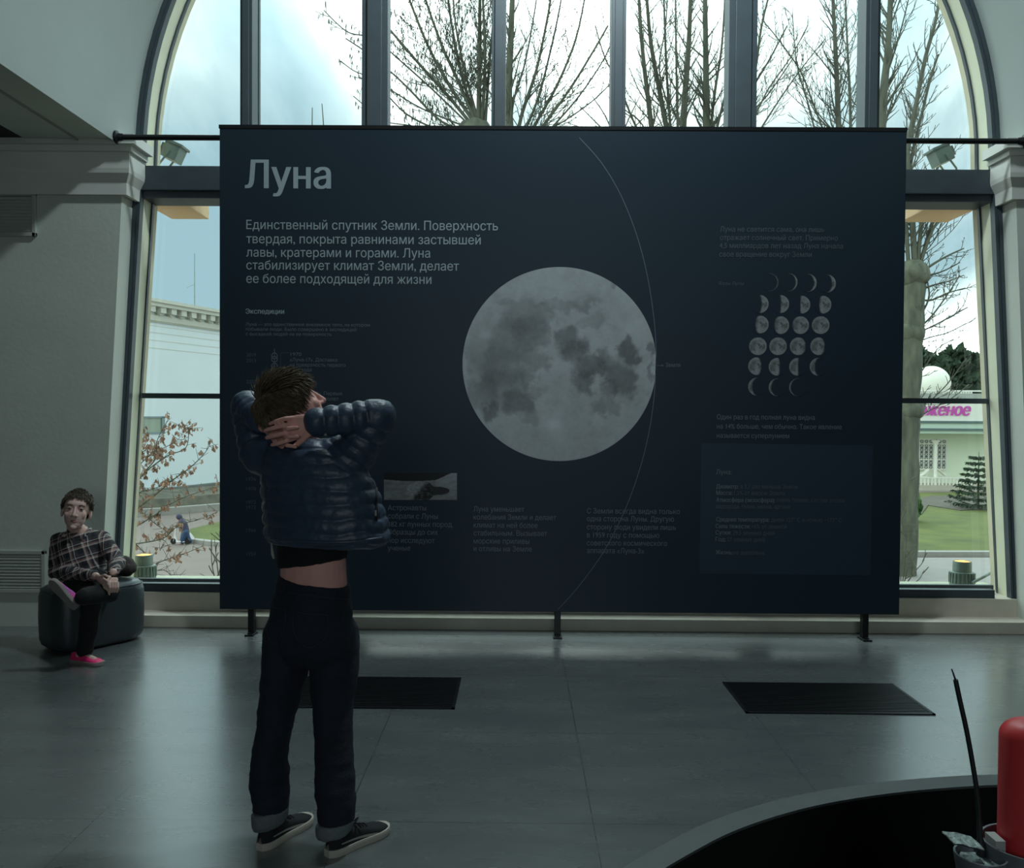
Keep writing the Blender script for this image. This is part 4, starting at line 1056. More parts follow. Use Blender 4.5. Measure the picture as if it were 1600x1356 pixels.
# ------------------------------------------------------------ floodlights on the ledges outside
def uplight(px, pyb, label, s=1.0, bracket=False):
    Y = 6.75; c = at(px, pyb, Y); z0 = ZF-.012
    c = Vector((c.x, Y, z0)); k = Y/F*s
    root = empty('uplight', c, label, 'lamp', 'round uplights on the outer sill')
    mb = MB(); h = 24*k
    mb.lathe([(17*k, 0), (18*k, .004), (18*k, h*.62), (17.4*k, h*.66), (17.4*k, h), (15*k, h+.004)], c, 40)
    body = mb.build('housing', M_GREYMETAL, root, smooth=True)
    for i in range(22):
        a = 2*pi*i/22; mb = MB(); M = Matrix.Translation(c) @ Matrix.Rotation(a, 4, 'Z'); mb.box(17.5*k, 19*k, -.0055, .0055, h*.30, h*.95, M)
        mb.build('cooling_fin', M_GREYMETAL, body)
    mb = MB(); mb.lathe([(13.5*k, h), (13.5*k, h+15*k), (12.8*k, h+17*k), (11.5*k, h+17*k), (11.5*k, h+13*k)], c, 40); mb.build('collar', M_GREYMETAL, root, smooth=True)
    mb = MB(); mb.lathe([(11.4*k, h+13*k), (11.4*k, h+16.2*k), (5*k, h+17.6*k)], c, 40)
    mb.build('lens', emit('lit_lamp_lens', (1.0, .40, .07, 1), 1.1), root, smooth=True)
    if bracket:
        mb = MB(); mb.tube([c+Vector((.02, -.11, h*.45)), c+Vector((.13, -.07, h*.8)), c+Vector((.22, 0, h*.95))], .012, 8); mb.build('bracket', M_GREYMETAL, root)
uplight(225, 905, 'round grey uplight with a glowing orange lens on the outer sill at the left')
uplight(1503, 905, 'round grey uplight with a glowing orange lens on the outer sill at the right', 1.0, True)
def boxlight(px, py, sg, label):
    Y = 6.72; c = at(px, py, Y); z0 = ZT+.0
    root = empty('box_floodlight', (c.x, Y, z0), label, 'lamp', 'box floodlights on the transom ledge')
    M = Matrix.Translation((c.x, Y, z0+.225)) @ Matrix.Rotation(sg*.42, 4, 'Y')
    mb = MB(); mb.box(-.062, .062, -.07, .07, -.055, .075, M, .006); mb.box(-.075, .075, -.08, .08, .06, .08, M, .004); mb.build('housing', M_GREYMETAL, root)
    mb = MB(); mb.box(-.095, -.062, -.04, .04, -.03, .045, M, .004) if sg > 0 else mb.box(.062, .095, -.04, .04, -.03, .045, M, .004); mb.build('gear_box', M_GREYMETAL, root)
    mb = MB()
    for y in (-.078, .078): mb.tube([(c.x-.10*sg, Y+y, z0+.01), (c.x-.08*sg, Y+y, z0+.12), (c.x, Y+y, z0+.225)], .008, 6)
    mb.box(c.x-.14, c.x+.12, Y-.09, Y+.09, z0, z0+.014); mb.build('yoke', M_GREYMETAL, root)
    mb = MB(); mb.box(c.x-.3, c.x+.3, 6.5, 6.9, z0-.05, z0); return mb
a_ = boxlight(271, 240, 1, 'grey box floodlight tilted on the transom ledge at the left of the arch')
b_ = boxlight(1470, 243, -1, 'grey box floodlight tilted on the transom ledge at the right of the arch')
mb = MB(); mb.box(XC-3.1, XC+3.1, 6.55, 6.95, ZT-.06, ZT, bev=.006); tag(mb.build('trim_10', M_GREYMETAL), kind='structure')

# ------------------------------------------------------------ people
M_SKIN = mat('skin', rgb(222, 164, 152), .55, var=.05, vscale=20)
M_SKIN_K = mat('fair_skin', rgb(214, 178, 166), .55, var=.04, vscale=20)
M_HAIR = mat('brown_hair', rgb(112, 96, 70), .55, col2=rgb(70, 60, 46), vscale=40)
M_HAIR_K = mat('short_brown_hair', rgb(88, 74, 60), .6, col2=rgb(58, 48, 40), vscale=50)
M_JACKET = mat('navy_quilted_nylon', rgb(54, 69, 90), .42, var=.10, vscale=5, bump=.25, bscale=45)
M_TEE = mat('black_jersey', rgb(16, 17, 20), .9)
M_DENIM = mat('dark_indigo_denim', rgb(27, 34, 50), .85, col2=rgb(18, 23, 34), vscale=7, bump=.3, bscale=160)
M_CUFF = mat('turned_up_denim', rgb(112, 120, 122), .85, var=.08, vscale=60, bump=.3, bscale=160)
M_SUEDE = mat('black_suede', rgb(26, 29, 32), .85)
M_SOLE = mat('off_white_rubber', rgb(196, 188, 176), .6, var=.06, vscale=30)
M_LACE = mat('black_lace', rgb(14, 14, 16), .8)
M_STRIPE = mat('grey_side_stripe', rgb(160, 156, 148), .6)
M_TROUSER = mat('black_trousers', rgb(18, 19, 22), .85)
M_PINK = mat('pink_purple_mesh', rgb(240, 52, 120), .6, col2=rgb(222, 44, 112), vscale=12)
M_PINKMIX = mat('pink_blue_knit', rgb(244, 60, 140), .6, col2=rgb(92, 92, 176), vscale=16)
M_GREYSOLE = mat('grey_foam_sole', rgb(140, 134, 128), .7)
M_EYE = mat('eye_dark', rgb(34, 28, 26), .25)
M_EYEW = mat('eye_white', rgb(190, 182, 178), .3)
M_LIP = mat('lip', rgb(168, 112, 108), .5)

def frame(f, u):
    f = Vector(f).normalized(); u = Vector(u); u = (u-f*u.dot(f)).normalized(); r = f.cross(u)
    return Matrix((r, f, u)).transposed(), r, f, u
def add_head(B, c, f, u, s, neck, young=0):
    M, r, f, u = frame(f, u); c = Vector(c)
    B.ell(c+u*.022*s-f*.012*s, (.073*s, .092*s, .086*s), M)
    B.ell(c+f*.026*s-u*.035*s, (.060*s, .064*s, .082*s), M)
    B.ell(c+f*.040*s-u*.083*s, ((.044-.005*young)*s, .042*s, .033*s), M)
    B.ell(c+f*.066*s-u*.103*s, (.020*s, .018*s, .016*s), M)              # chin
    B.ell(c+f*(.072-.012*young)*s+u*.030*s, ((.046+.006*young)*s, (.018+.010*young)*s, (.014+.014*young)*s), M)              # brow
    B.chain([c+f*.084*s+u*.010*s, c+f*.097*s-u*.014*s, c+f*.105*s-u*.034*s], [.0075*s, .0095*s, (.0125-.001*young)*s])   # nose
    for k in (-1, 1):
        B.ell(c+f*.093*s-u*.037*s+r*k*.011*s, (.009*s, .009*s, .007*s), M)
        B.ell(c+f*.058*s-u*.028*s+r*k*.034*s, ((.022+.004*young)*s, .020*s, (.022+.006*young)*s), M)    # cheek
        B.ell(c-f*.012*s-u*.022*s+r*k*.076*s, (.009*s, .020*s, .031*s), M)    # ear
    B.chain([c-u*.05*s-f*.02*s, c-u*.10*s-f*.018*s, neck], [(.050-.006*young)*s, (.050-.007*young)*s, .054*s])
    return M, r, f, u
def face_parts(parent, c, f, u, s, brow_mat):
    M, r, f, u = frame(f, u); c = Vector(c)
    for k in (-1, 1):
        e = c+f*.0775*s+u*.004*s+r*k*.031*s
        mb = MB(); b = bmesh.new(); bmesh.ops.create_uvsphere(b, u_segments=16, v_segments=10, radius=1, matrix=Matrix.Translation(e) @ M.to_4x4() @ Matrix.Diagonal((.0135*s, .008*s, .0065*s, 1))); mb.addbm(b)
        eye = mb.build('eye', M_EYEW, parent, smooth='all')
        mb = MB(); b = bmesh.new(); bmesh.ops.create_uvsphere(b, u_segments=12, v_segments=8, radius=1, matrix=Matrix.Translation(e+f*.0045*s) @ M.to_4x4() @ Matrix.Diagonal((.0062*s, .0048*s, .0058*s, 1))); mb.addbm(b)
        mb.build('iris', M_EYE, eye, smooth='all')
        mb = MB(); mb.tube([e+f*.004*s-r*k*.014*s+u*.003*s, e+f*.0085*s+u*.0075*s, e+f*.003*s+r*k*.015*s+u*.003*s], [.0025*s, .0046*s, .0025*s], 6); mb.build('eyelid', M_SKIN_K, parent, smooth='all')
        mb = MB(); mb.tube([e+f*.008*s-r*k*.014*s+u*.019*s, e+f*.012*s+u*.023*s, e+f*.002*s+r*k*.019*s+u*.018*s], [.0035*s, .004*s, .002*s], 6); mb.build('eyebrow', brow_mat, parent, smooth='all')
    m = c+f*.084*s-u*.068*s
    for dz, th in ((.0035, .0035), (-.0035, .0045)):
        mb = MB(); mb.tube([m-r*.022*s-f*.010*s, m-r*.010*s+u*dz*s-f*.001*s, m+u*dz*.7*s, m+r*.010*s+u*dz*s-f*.001*s, m+r*.022*s-f*.010*s], [.001*s, th*s, th*s, th*s, .001*s], 8); mb.build('lip', M_LIP, parent, smooth='all')
def add_hair(parent, c, f, u, s, length, n, mat_, seed, spread=.35, front=.9, thick=1.07):
    M, r, f, u = frame(f, u); c = Vector(c); rnd = random.Random(seed)
    C = c+u*.022*s-f*.012*s; R = (.073*s*thick, .092*s*thick, .090*s*thick)
    def ok(d): return d[2]-front*d[1] > -.22 and not (abs(d[0]) > .8 and d[2] < -.25 and d[1] > -.15) and d[2] > -.82
    mb = MB(); NU, NV = 72, 48; idx = {}
    def P(i, j):
        th = 2*pi*i/NU; ph = pi*j/NV; d = (sin(ph)*cos(th), sin(ph)*sin(th), cos(ph))
        lump = 1+.035*noise.noise(Vector(d)*5+Vector((seed, 0, 0)))
        return d, C+(r*d[0]*R[0]+f*d[1]*R[1]+u*d[2]*R[2])*lump
    for i in range(NU):
        for j in range(NV):
            d, _ = P(i+.5, j+.5)
            if ok(d): mb.quad(*[P(i+a, j+b)[1] for a, b in ((0, 0), (0, 1), (1, 1), (1, 0))])
    for k in range(n):
        while True:
            d = Vector((rnd.gauss(0, 1), rnd.gauss(0, 1), rnd.gauss(0, 1))).normalized()
            if ok(d): break
        nrm = (r*d.x/R[0]+f*d.y/R[1]+u*d.z/R[2]).normalized(); p = C+(r*d.x*R[0]+f*d.y*R[1]+u*d.z*R[2])*.985
        flow = (f*.5-u*1.0*(1 if d.z < .55 else .1)+r*d.x*.5) if d.z < .8 else (f*.9+r*rnd.uniform(-.4, .4))
        tdir = (flow-nrm*flow.dot(nrm))
        if tdir.length < 1e-3: tdir = nrm.orthogonal()
        v = (tdir.normalized()+nrm*rnd.uniform(.1, spread)+r*rnd.uniform(-.25, .25)+f*rnd.uniform(-.25, .25)).normalized()
        L = length*rnd.uniform(.55, 1.2); q = p+v*L*.5+nrm*.002; e = q+(v-nrm*.25).normalized()*L*.5
        mb.tube([p, q, e], [.0026*s, .0020*s, .0003], 3, False)
    return mb.build('hair', mat_, parent, smooth='all', normals=False)

def shoe(parent, heel, toe, up, mats, L=None, side=1, laces=True, stripe=True, wid=1.0, name='shoe'):
    """side = +1 when the outer side lies to the right of the walking direction"""
    m_up, m_sole, m_lace, m_stripe = mats
    heel = Vector(heel); x = (Vector(toe)-heel); L = L or x.length; x.normalize(); z = Vector(up); z = (z-x*z.dot(x)).normalized(); y = z.cross(x)
    def W(a, b, c_): return heel+x*a*L+y*b+z*c_
    ts = [0, .03, .08, .16, .28, .40, .52, .64, .76, .86, .93, .98, 1.0]
    wd = [.010, .022, .030, .034, .034, .034, .037, .042, .045, .043, .036, .022, .008]
    ht = [.052, .066, .076, .082, .084, .082, .070, .058, .048, .042, .036, .028, .020]
    k = L/.29
    wd = [w*k*wid for w in wd]; ht = [h*k for h in ht]
    mb = MB(); n = 12; rows = []
    for t, w, h in zip(ts, wd, ht):
        rows.append([W(t, w*abs(cos(pi*i/n))**.75*(1 if cos(pi*i/n) >= 0 else -1), .020*k+(h-.020*k)*sin(pi*i/n)**.7) for i in range(n+1)])
    mb.grid(rows); up_o = mb.build(name, m_up, parent, smooth='all')
    mb = MB(); rows = []
    outline = [(t, w+.0055*k) for t, w in zip(ts, wd)]
    loop = [(t-(.012 if t == 0 else 0)+(.012 if t == 1 else 0), w) for t, w in outline]+[(t-(.012 if t == 0 else 0)+(.012 if t == 1 else 0), -w) for t, w in reversed(outline)]
    for zz, sc in ((0, .95), (.004*k, 1), (.025*k, 1), (.028*k, .97)):
        rows.append([W(.5+(t-.5)*(.985+.015*sc), w*sc, zz+.006*k*max(0, t-.8)*2) for t, w in loop])
    mb.grid(rows, True, True, True); mb.build('sole', m_sole, up_o, smooth=True)
    if stripe:
        mb = MB(); pa, pb = [], []
        for i in range(15):
            t = .14+.58*i/14; j = max(q for q in range(len(ts)) if ts[q] <= t); fr = (t-ts[j])/(ts[min(j+1, 12)]-ts[j]+1e-9)
            w = wd[j]+(wd[min(j+1, 12)]-wd[j])*fr; h = ht[j]+(ht[min(j+1, 12)]-ht[j])*fr
            c0 = .044-.018*(i/14)**2.2*1.0; th = .0045+.007*(i/14)
            def S(zf):
                zr = max(0.02, min(.98, (zf*k-.020*k)/(h-.020*k))); a = math.asin(zr**(1/.7)) if zr < 1 else pi/2
                return W(t, -side*(w*cos(a)**.75+.0012), zf*k)
            pa.append(S(c0-th/2)); pb.append(S(c0+th/2))
        mb.grid([pa, pb]); mb.build('side_stripe', m_stripe, up_o, normals=False)
    if laces:
        mb = MB()
        for t in (.42, .48, .54, .60):
            w = .020*k; h = ht[5]+(ht[8]-ht[5])*(t-.40)/.36+.003
            mb.tube([W(t, -w, h-.006), W(t+.01, 0, h), W(t, w, h-.006)], .0028*k, 6)
        for sgn in (-1, 1):
            c0 = W(.39, 0, ht[5]+.004); lp = [c0]
            for i in range(1, 9):
                a = pi*2*i/9; lp.append(c0+y*sgn*(.026*k*sin(a/2)*1.2)+z*(.022*k*sin(a*.5)+.010*k*sin(a))+x*.012*sin(a))
            mb.tube(lp+[c0], .0026*k, 6); mb.tube([c0, c0+y*sgn*.018+z*.004+x*.012, c0+y*sgn*.03-z*.012+x*.02], .0024*k, 6)
        mb.build('laces', m_lace, up_o, smooth='all')
    return up_o

def ridges(period, amp, bones=None, zmin=None):
    """quilted rows: round ridges along the body or along the nearest sleeve bone"""
    def fn(co, n):
        best = None
        if bones:
            for a, b, r in bones:
                ab = b-a; t = max(0, min(1, (co-a).dot(ab)/ab.length_squared)); d = (co-(a+ab*t)).length
                if d < r and (best is None or d/r < best[0]): best = (d/r, t*ab.length)
        s = best[1] if best else co.z
        w = noise.noise(co*9)*.25
        a = abs(sin(pi*(s/period+w)))
        return amp*(a**.6-.6)+.0035*noise.fractal(co*16, 1, 2, 3)
    return fn
def wrinkles(amp, sc=14, zs=1.0):
    return lambda co, n: amp*noise.fractal(Vector((co.x*sc, co.y*sc, co.z*sc*zs)), .9, 2.0, 3)

# ---- the standing person, seen from behind with hands clasped behind the neck
def standing_person():
    YB = 3.08
    def J(px, py, d=0): return at(px, py, YB+d)
    lh, lt = ground(399, 1331), ground(483, 1281); rh, rt = ground(505, 1341), ground(604, 1296)
    la = lh.lerp(lt, .26)+Vector((0, 0, .09)); ra = rh.lerp(rt, .26)+Vector((0, 0, .09))
    fy = math.radians(25); R_ = Vector((cos(fy), -sin(fy), 0)); F_ = Vector((sin(fy), cos(fy), 0))
    k = YB/F
    hc, hf, hu = J(457, 634, -.02), (.70, .48, .46), (-.42, -.20, .9)
    neck = J(462, 694, .02)
    B = Blob()
    add_head(B, hc, hf, hu, 1.02, neck)
    def sec(py, px, hw, ry, d=0, tilt=0): return (J(px, py, d), R_*hw*k+Vector((0, 0, tilt)), F_*ry)
    B.loft([sec(690, 472, 50, .06), sec(715, 482, 66, .08), sec(760, 492, 64, .09), sec(820, 490, 58, .09), sec(870, 489, 56, .09), sec(912, 490, 57, .092), sec(955, 488, 62, .10), sec(1000, 486, 60, .10)])
    dl, dr = la.y-YB, ra.y-YB
    la, ra = J(422, 1284, dl), J(523, 1294, dr)
    lk = J(432, 1130, dl*.45); rk = J(520, 1130, dr*.45)
    B.chain([J(455, 985), lk, la], [.075, .045, .034]); B.chain([J(518, 985), rk, ra], [.078, .05, .034])
    B.chain([la, lh.lerp(lt, .3)+Vector((0, 0, .045)), lh.lerp(lt, .72)+Vector((0, 0, .030))], [.030, .024, .012]); B.chain([ra, rh.lerp(rt, .3)+Vector((0, 0, .045)), rh.lerp(rt, .72)+Vector((0, 0, .030))], [.030, .024, .012])
    ls, le, lw = J(408, 712, .07), J(387, 636, .15), J(414, 664, -.03)
    rs, re, rw = J(552, 712, -.05), J(591, 651, -.08), J(494, 660, -.14)
    B.chain([ls, le, lw], [.045, .036, .027]); B.chain([rs, re, rw], [.045, .036, .028])
    B.chain([J(470, 705), ls], [.05, .05]); B.chain([J(470, 705), rs], [.05, .05])
    # right hand over the nape, its back to the viewer
    B.loft([(J(492, 660, -.14), Vector((0, .012, .0)), Vector((0, 0, .026))), (J(484, 662, -.145), Vector((0, .014, 0)), Vector((0, 0, .033))), (J(470, 666, -.15), Vector((0, .014, 0)), Vector((0, 0, .041))),
            (J(459, 668, -.15), Vector((0, .012, 0)), Vector((0, 0, .042))), (J(454, 669, -.148), Vector((0, .009, 0)), Vector((0, 0, .038)))], 16)
    for pts, r in ((((460, 653), (446, 654), (432, 658), (422, 662)), .0080), (((458, 663), (442, 665), (427, 669), (415, 672)), .0086), (((459, 674), (443, 677), (428, 681), (417, 684)), .0088), (((461, 684), (447, 689), (434, 693), (425, 695)), .0082)):
        d = [-.150, -.166, -.160, -.140]
        B.chain([J(x, y, dd) for (x, y), dd in zip(pts, d)], [r*1.06, r, r*.92, r*.80])
    B.chain([J(484, 676, -.145), J(472, 688, -.14), J(461, 697, -.13)], [.012, .0105, .009])   # thumb
    # left hand under it, its finger tips showing between
    B.loft([(J(412, 664, -.04), Vector((.004, .012, 0)), Vector((0, 0, .026))), (J(424, 668, -.085), Vector((.004, .013, 0)), Vector((0, 0, .036))), (J(437, 671, -.105), Vector((0, .012, 0)), Vector((0, 0, .038))), (J(446, 673, -.11), Vector((0, .009, 0)), Vector((0, 0, .034)))], 16)
    for pts, d, r in ((((436, 670), (450, 669.5), (464, 668)), (-.12, -.172, -.176), .0074), (((438, 681), (452, 682), (466, 682)), (-.12, -.172, -.176), .0076), (((438, 690), (449, 696), (462, 698)), (-.11, -.145, -.15), .0074)):
        B.chain([J(x, y, dd) for (x, y), dd in zip(pts, d)], [r*1.05, r, r*.82])
    B.chain([J(424, 680, -.09), J(432, 692, -.10), J(441, 698, -.105)], [.011, .0095, .008])
    P = B.build('person', M_SKIN, None, .0034, 2)
    tag(P, 'person in navy quilted jacket and dark jeans, hands clasped behind the neck, facing the banner', 'person')
    add_hair(P, hc, hf, hu, 1.05, .050, 4200, M_HAIR, 3, .5, .85, 1.08)
    # tee shirt under the jacket
    T = Blob(); T.loft([sec(800, 492, 66, .105), sec(845, 489, 62, .102), sec(870, 488, 60, .100, 0, .012), sec(880, 487, 58.5, .098, 0, .022)])
    T.build('shirt', M_TEE, P, .005, 3, wrinkles(.004, 18))
    # jeans
    D = Blob()
    D.loft([sec(905, 491, 60.5, .102, 0, -.016), sec(925, 489, 63, .110, 0, -.012), sec(950, 486.5, 68, .122, .0, -.006), sec(985, 486, 71, .130), sec(1012, 486, 69, .122), sec(1030, 485, 60, .10)])
    def leg(rows): D.loft([(J(px, py, d), R_*hw*k, F_*ry) for py, px, hw, ry, d in rows])
    leg([(945, 458, 24, .07, .0), (980, 452, 36, .105, .01), (1020, 449, 36, .10, .01), (1045, 446, 34, .092, dl*.2), (1080, 439, 30, .082, dl*.3), (1116, 432.5, 27.5, .074, dl*.42), (1150, 426, 26.5, .070, dl*.6), (1185, 421, 27, .070, dl*.75), (1226, 421, 29, .075, dl*.9), (1248, 422, 27.5, .070, dl), (1262, 423, 26, .066, dl)])
    leg([(945, 512, 24, .07, 0), (980, 520, 36.5, .105, 0), (1020, 522, 38, .10, 0), (1045, 522, 37, .095, dr*.2), (1080, 521, 32, .083, dr*.3), (1116, 520, 29, .075, dr*.42), (1150, 521, 28, .07, dr*.6), (1190, 522, 28.5, .07, dr*.75), (1226, 522, 30, .075, dr*.9), (1260, 524, 28.5, .072, dr), (1282, 525, 27, .068, dr)])
    def denim(co, n):
        z = co.z; lo = max(0, 1-(z-.08)/.45)
        return .0045*noise.fractal(Vector((co.x*10, co.y*10, z*16)), .9, 2, 3)+.006*lo*noise.noise(Vector((co.x*6, co.y*6, z*34)))
    jn = D.build('jeans', M_DENIM, P, .006, 3, denim)
    # seat pockets, belt loops, seam
    def on(px, py, lift=.004):
        # meet the jeans from the camera side
        o = jn; d = ray(px, py).normalized(); hit, loc, nr, _ = o.ray_cast(CAM-base_of(o), d)
        return (loc+base_of(o)-d*lift) if hit else None
    def seamline(pts, r): 
        mb = MB(); mb.tube([w for w in (on(*q, .001) for q in spline(pts, 5)) if w], r, 5, False); return mb
    for pts in ([(418, 948), (432, 950), (446, 953)], [(418, 948), (417, 985), (427, 1006), (443, 988), (446, 953)], [(458, 955), (480, 959), (512, 961)], [(458, 955), (460, 990), (483, 1012), (510, 994), (512, 961)]):
        seamline(pts, .0016).build('pocket_seam', M_CUFF if False else mat('seam_thread', rgb(44, 48, 60), .8), jn)
    for px in (446, 492, 528):
        mb = MB(); a, b = on(px, 908, .003), on(px-1, 925, .003)
        if not (a and b): continue
        mb.tube([a, a.lerp(b, .5)+Vector((0, -.003, 0)), b], .0055, 6); mb.build('belt_loop', M_DENIM, jn, smooth='all')
    seamline([(440, 924), (470, 929), (505, 933), (544, 936)], .0016).build('waist_seam', mat('seam_thread', rgb(44, 48, 60), .8), jn)
    # turned-up cuffs
    def cuff(rows):
        C = Blob(); C.loft([(J(px, py, d), R_*hw*k+Vector((0, 0, tl)), F_*ry) for py, px, hw, ry, d, tl in rows]); C.build('cuff', M_CUFF, jn, .005, 2, wrinkles(.003, 20))
    cuff([(1264, 422, 24, .064, dl, .010), (1268, 422, 27.5, .070, dl, .010), (1284, 421, 26.5, .067, dl, .012), (1292, 420, 22, .055, dl, .012)])
    cuff([(1281, 524, 25, .064, dr, .006), (1285, 523, 28, .069, dr, .006), (1299, 522, 27, .066, dr, .008), (1305, 521, 22, .055, dr, .008)])
    mats = (M_SUEDE, M_SOLE, M_LACE, M_STRIPE)
    shoe(P, lh+Vector((.012, .01, 0)), lt, (0, 0, 1), mats, side=1, name='shoe')
    shoe(P, rh+Vector((.012, .01, 0)), rt, (0, 0, 1), mats, side=1, name='shoe')
    for a_, h_, t_ in ((la, lh, lt), (ra, rh, rt)):
        q = h_.lerp(t_, .27); b_ = MB(); z_ = [.055, .085, .11, .15]
        b_.tube([Vector((q.x, q.y, .05)), q.lerp(a_, .3)+Vector((0, 0, .06)), a_+Vector((0, 0, .02)), a_+Vector((0, 0, .05))], [.034, .040, .039, .038], 18); b_.build('sock', M_TEE, P, smooth='all')
    # jacket
    K = Blob()
    K.loft([sec(684, 470, 42, .075, .02), sec(696, 474, 66, .10, .01), sec(712, 482, 86, .118), sec(738, 491, 97, .135), sec(770, 500, 104, .150, 0, -.006), sec(800, 506, 107, .158, 0, -.006), sec(828, 510, 109, .163, 0, -.004), sec(842, 511, 108, .160), sec(848, 510, 100, .148)])
    ext = lambda a, b, t: a.lerp(b, t)
    K.chain([J(430, 712, .05), ls, ext(ls, le, .5), le, ext(le, lw, .5), ext(le, lw, .78)], [.075, .074, .066, .060, .054, .046])
    K.chain([J(515, 716, -.02), rs, ext(rs, re, .5), re, ext(re, rw, .35), ext(re, rw, .7), ext(re, rw, .98)], [.075, .076, .068, .060, .057, .053, .047])
    bones = [(ls, le, .11), (le, lw, .075), (rs, re, .10), (re, rw, .085)]
    jk = K.build('jacket', M_JACKET, P, .0055, 5, ridges(.046, .009, bones))
    def onj(px, py, lift=.003):
        d = ray(px, py).normalized(); hit, loc, nr, _ = jk.ray_cast(CAM-base_of(jk), d)
        return (loc+base_of(jk)-d*lift) if hit else None
    mb = MB(); mb.tube([w for w in (onj(588, y, .002) for y in range(738, 818, 5)) if w], .0055, 6); mb.build('pocket_zip', M_LACE, jk, smooth='all')
    mb = MB(); mb.tube([onj(587, 797, .006), onj(587, 806, .006)], .0035, 6); mb.build('zip_pull', M_STRIPE, jk)
    mb = MB(); a = onj(507, 679, .004) or onj(512, 676, .004); mb.tube([a, a+Vector((.008, 0, .0))], .004, 6); mb.build('cuff_tab', M_STRIPE, jk)
    mb = MB(); pts = [onj(x, 847.5-((x-510)/100)**2*9+0*x, .0) for x in range(416, 606, 10)]; pts = [w for w in pts if w]; mb.tube(pts, .006, 6); mb.build('hem_binding', M_JACKET, jk, smooth='all')
    # a tab of shirt lining hanging at the left hip
    mb = MB(); q = [J(424, 848, -.06), J(426, 866, -.07), J(428, 873, -.07)]; mb.tube(q, [.003, .006, .004], 6); mb.build('cord_end', M_STRIPE, jk, smooth='all')
standing_person()

# ---- the pouf, the bag on it and the seated child
def pouf():
    c = [Vector((-2.80, 5.30)), Vector((-2.44, 5.80)), Vector((-2.74, 6.03)), Vector((-3.12, 5.56))]
    m = sum(c, Vector((0, 0)))/4
    root = empty('pouf', (m.x, m.y, 0), 'dark leatherette pouf against the wall left of the window', 'pouf')
    def outline(r, ins):
        o = []
        for i in range(4):
            p = c[i]+(m-c[i]).normalized()*ins*1.4; a = (c[i-1]-c[i]).normalized(); b = (c[(i+1) % 4]-c[i]).normalized()
            s, e = p+a*r, p+b*r
            for t in range(9): t = t/8; o.append(s*(1-t)**2+p*2*t*(1-t)+e*t*t)
        return o
    H = .405; rows = []
    for z, ins in ((.012, .03), (.03, .012), (.06, .004), (.2, .0), (H-.07, .002), (H-.035, .010), (H-.012, .028), (H-.003, .055), (H+.004, .10), (H+.008, .18)):
        rows.append([(p.x, p.y, z) for p in outline(.15-.25*min(ins, .2), ins)])
    mb = MB(); mb.grid(rows, True, True, True)
    leather = mat('dark_leatherette', rgb(52, 60, 64), .38, bump=.2, bscale=120)
    mb.build('cover', leather, root, smooth='all')
    mb = MB(); o = outline(.14, .012); mb.tube([(p.x, p.y, H-.03) for p in o+[o[0]]], .004, 6); mb.build('piping', leather, root, smooth='all')
    mb = MB(); o = outline(.14, .06); mb.grid([[(p.x, p.y, 0) for p in o], [(p.x, p.y, .014) for p in o]], True, True, True); mb.build('foot', M_BLACK, root)
pouf()
def bag():
    b = at(190, 900, 5.80); z0 = .413
    root = empty('soft_bag', (b.x, 5.80, z0), 'dark brown soft rounded bag lying on the pouf behind the seated child', 'bag')
    B = Blob(); B.ell((b.x-.01, 5.80, z0+.072), (.095, .085, .068)); B.ell((b.x+.03, 5.79, z0+.055), (.07, .08, .052)); B.ell((b.x-.06, 5.80, z0+.06), (.06, .08, .058))
    m = mat('dark_brown_cloth', rgb(44, 38, 34), .9)
    B.build('body', m, root, .006, 5, wrinkles(.005, 20))
    mb = MB(); mb.tube(spline([(b.x-.05, 5.76, z0+.12), (b.x-.03, 5.75, z0+.145), (b.x+.01, 5.75, z0+.142), (b.x+.03, 5.76, z0+.118)], 5), .006, 6); mb.build('handle', m, root, smooth='all')
bag()

def plaid():
    m = bpy.data.materials.new('plaid_flannel'); m.use_nodes = True; nt = m.node_tree; N = nt.nodes.new; L = nt.links.new; p = nt.nodes['Principled BSDF']; p.inputs['Roughness'].default_value = .85
    tc = N('ShaderNodeTexCoord'); mp = N('ShaderNodeMapping'); mp.inputs['Rotation'].default_value = (.1, .35, .2); L(tc.outputs['Object'], mp.inputs[0]); sp = N('ShaderNodeSeparateXYZ'); L(mp.outputs[0], sp.inputs[0])
    cols = []
    for o_, per in (('X', .072), ('Z', .082)):
        d = N('ShaderNodeMath'); d.operation = 'DIVIDE'; L(sp.outputs[o_], d.inputs[0]); d.inputs[1].default_value = per
        a = N('ShaderNodeMath'); a.operation = 'ADD'; L(d.outputs[0], a.inputs[0]); a.inputs[1].default_value = 50.3
        f = N('ShaderNodeMath'); f.operation = 'FRACT'; L(a.outputs[0], f.inputs[0])
        cr = N('ShaderNodeValToRGB'); cr.color_ramp.interpolation = 'CONSTANT'; e = cr.color_ramp.elements
        e[0].position = 0; e[0].color = rgb(30, 30, 38); e[1].position = .38; e[1].color = rgb(196, 186, 176)
        for pos, c in ((.5, rgb(150, 110, 104)), (.6, rgb(40, 44, 60)), (.72, rgb(206, 198, 186)), (.78, rgb(66, 60, 66))): q = e.new(pos); q.color = c
        L(f.outputs[0], cr.inputs[0]); cols.append(cr)
    mx = N('ShaderNodeMix'); mx.data_type = 'RGBA'; mx.inputs[0].default_value = .5; L(cols[0].outputs[0], mx.inputs[6]); L(cols[1].outputs[0], mx.inputs[7]); L(mx.outputs[2], p.inputs['Base Color'])
    return m
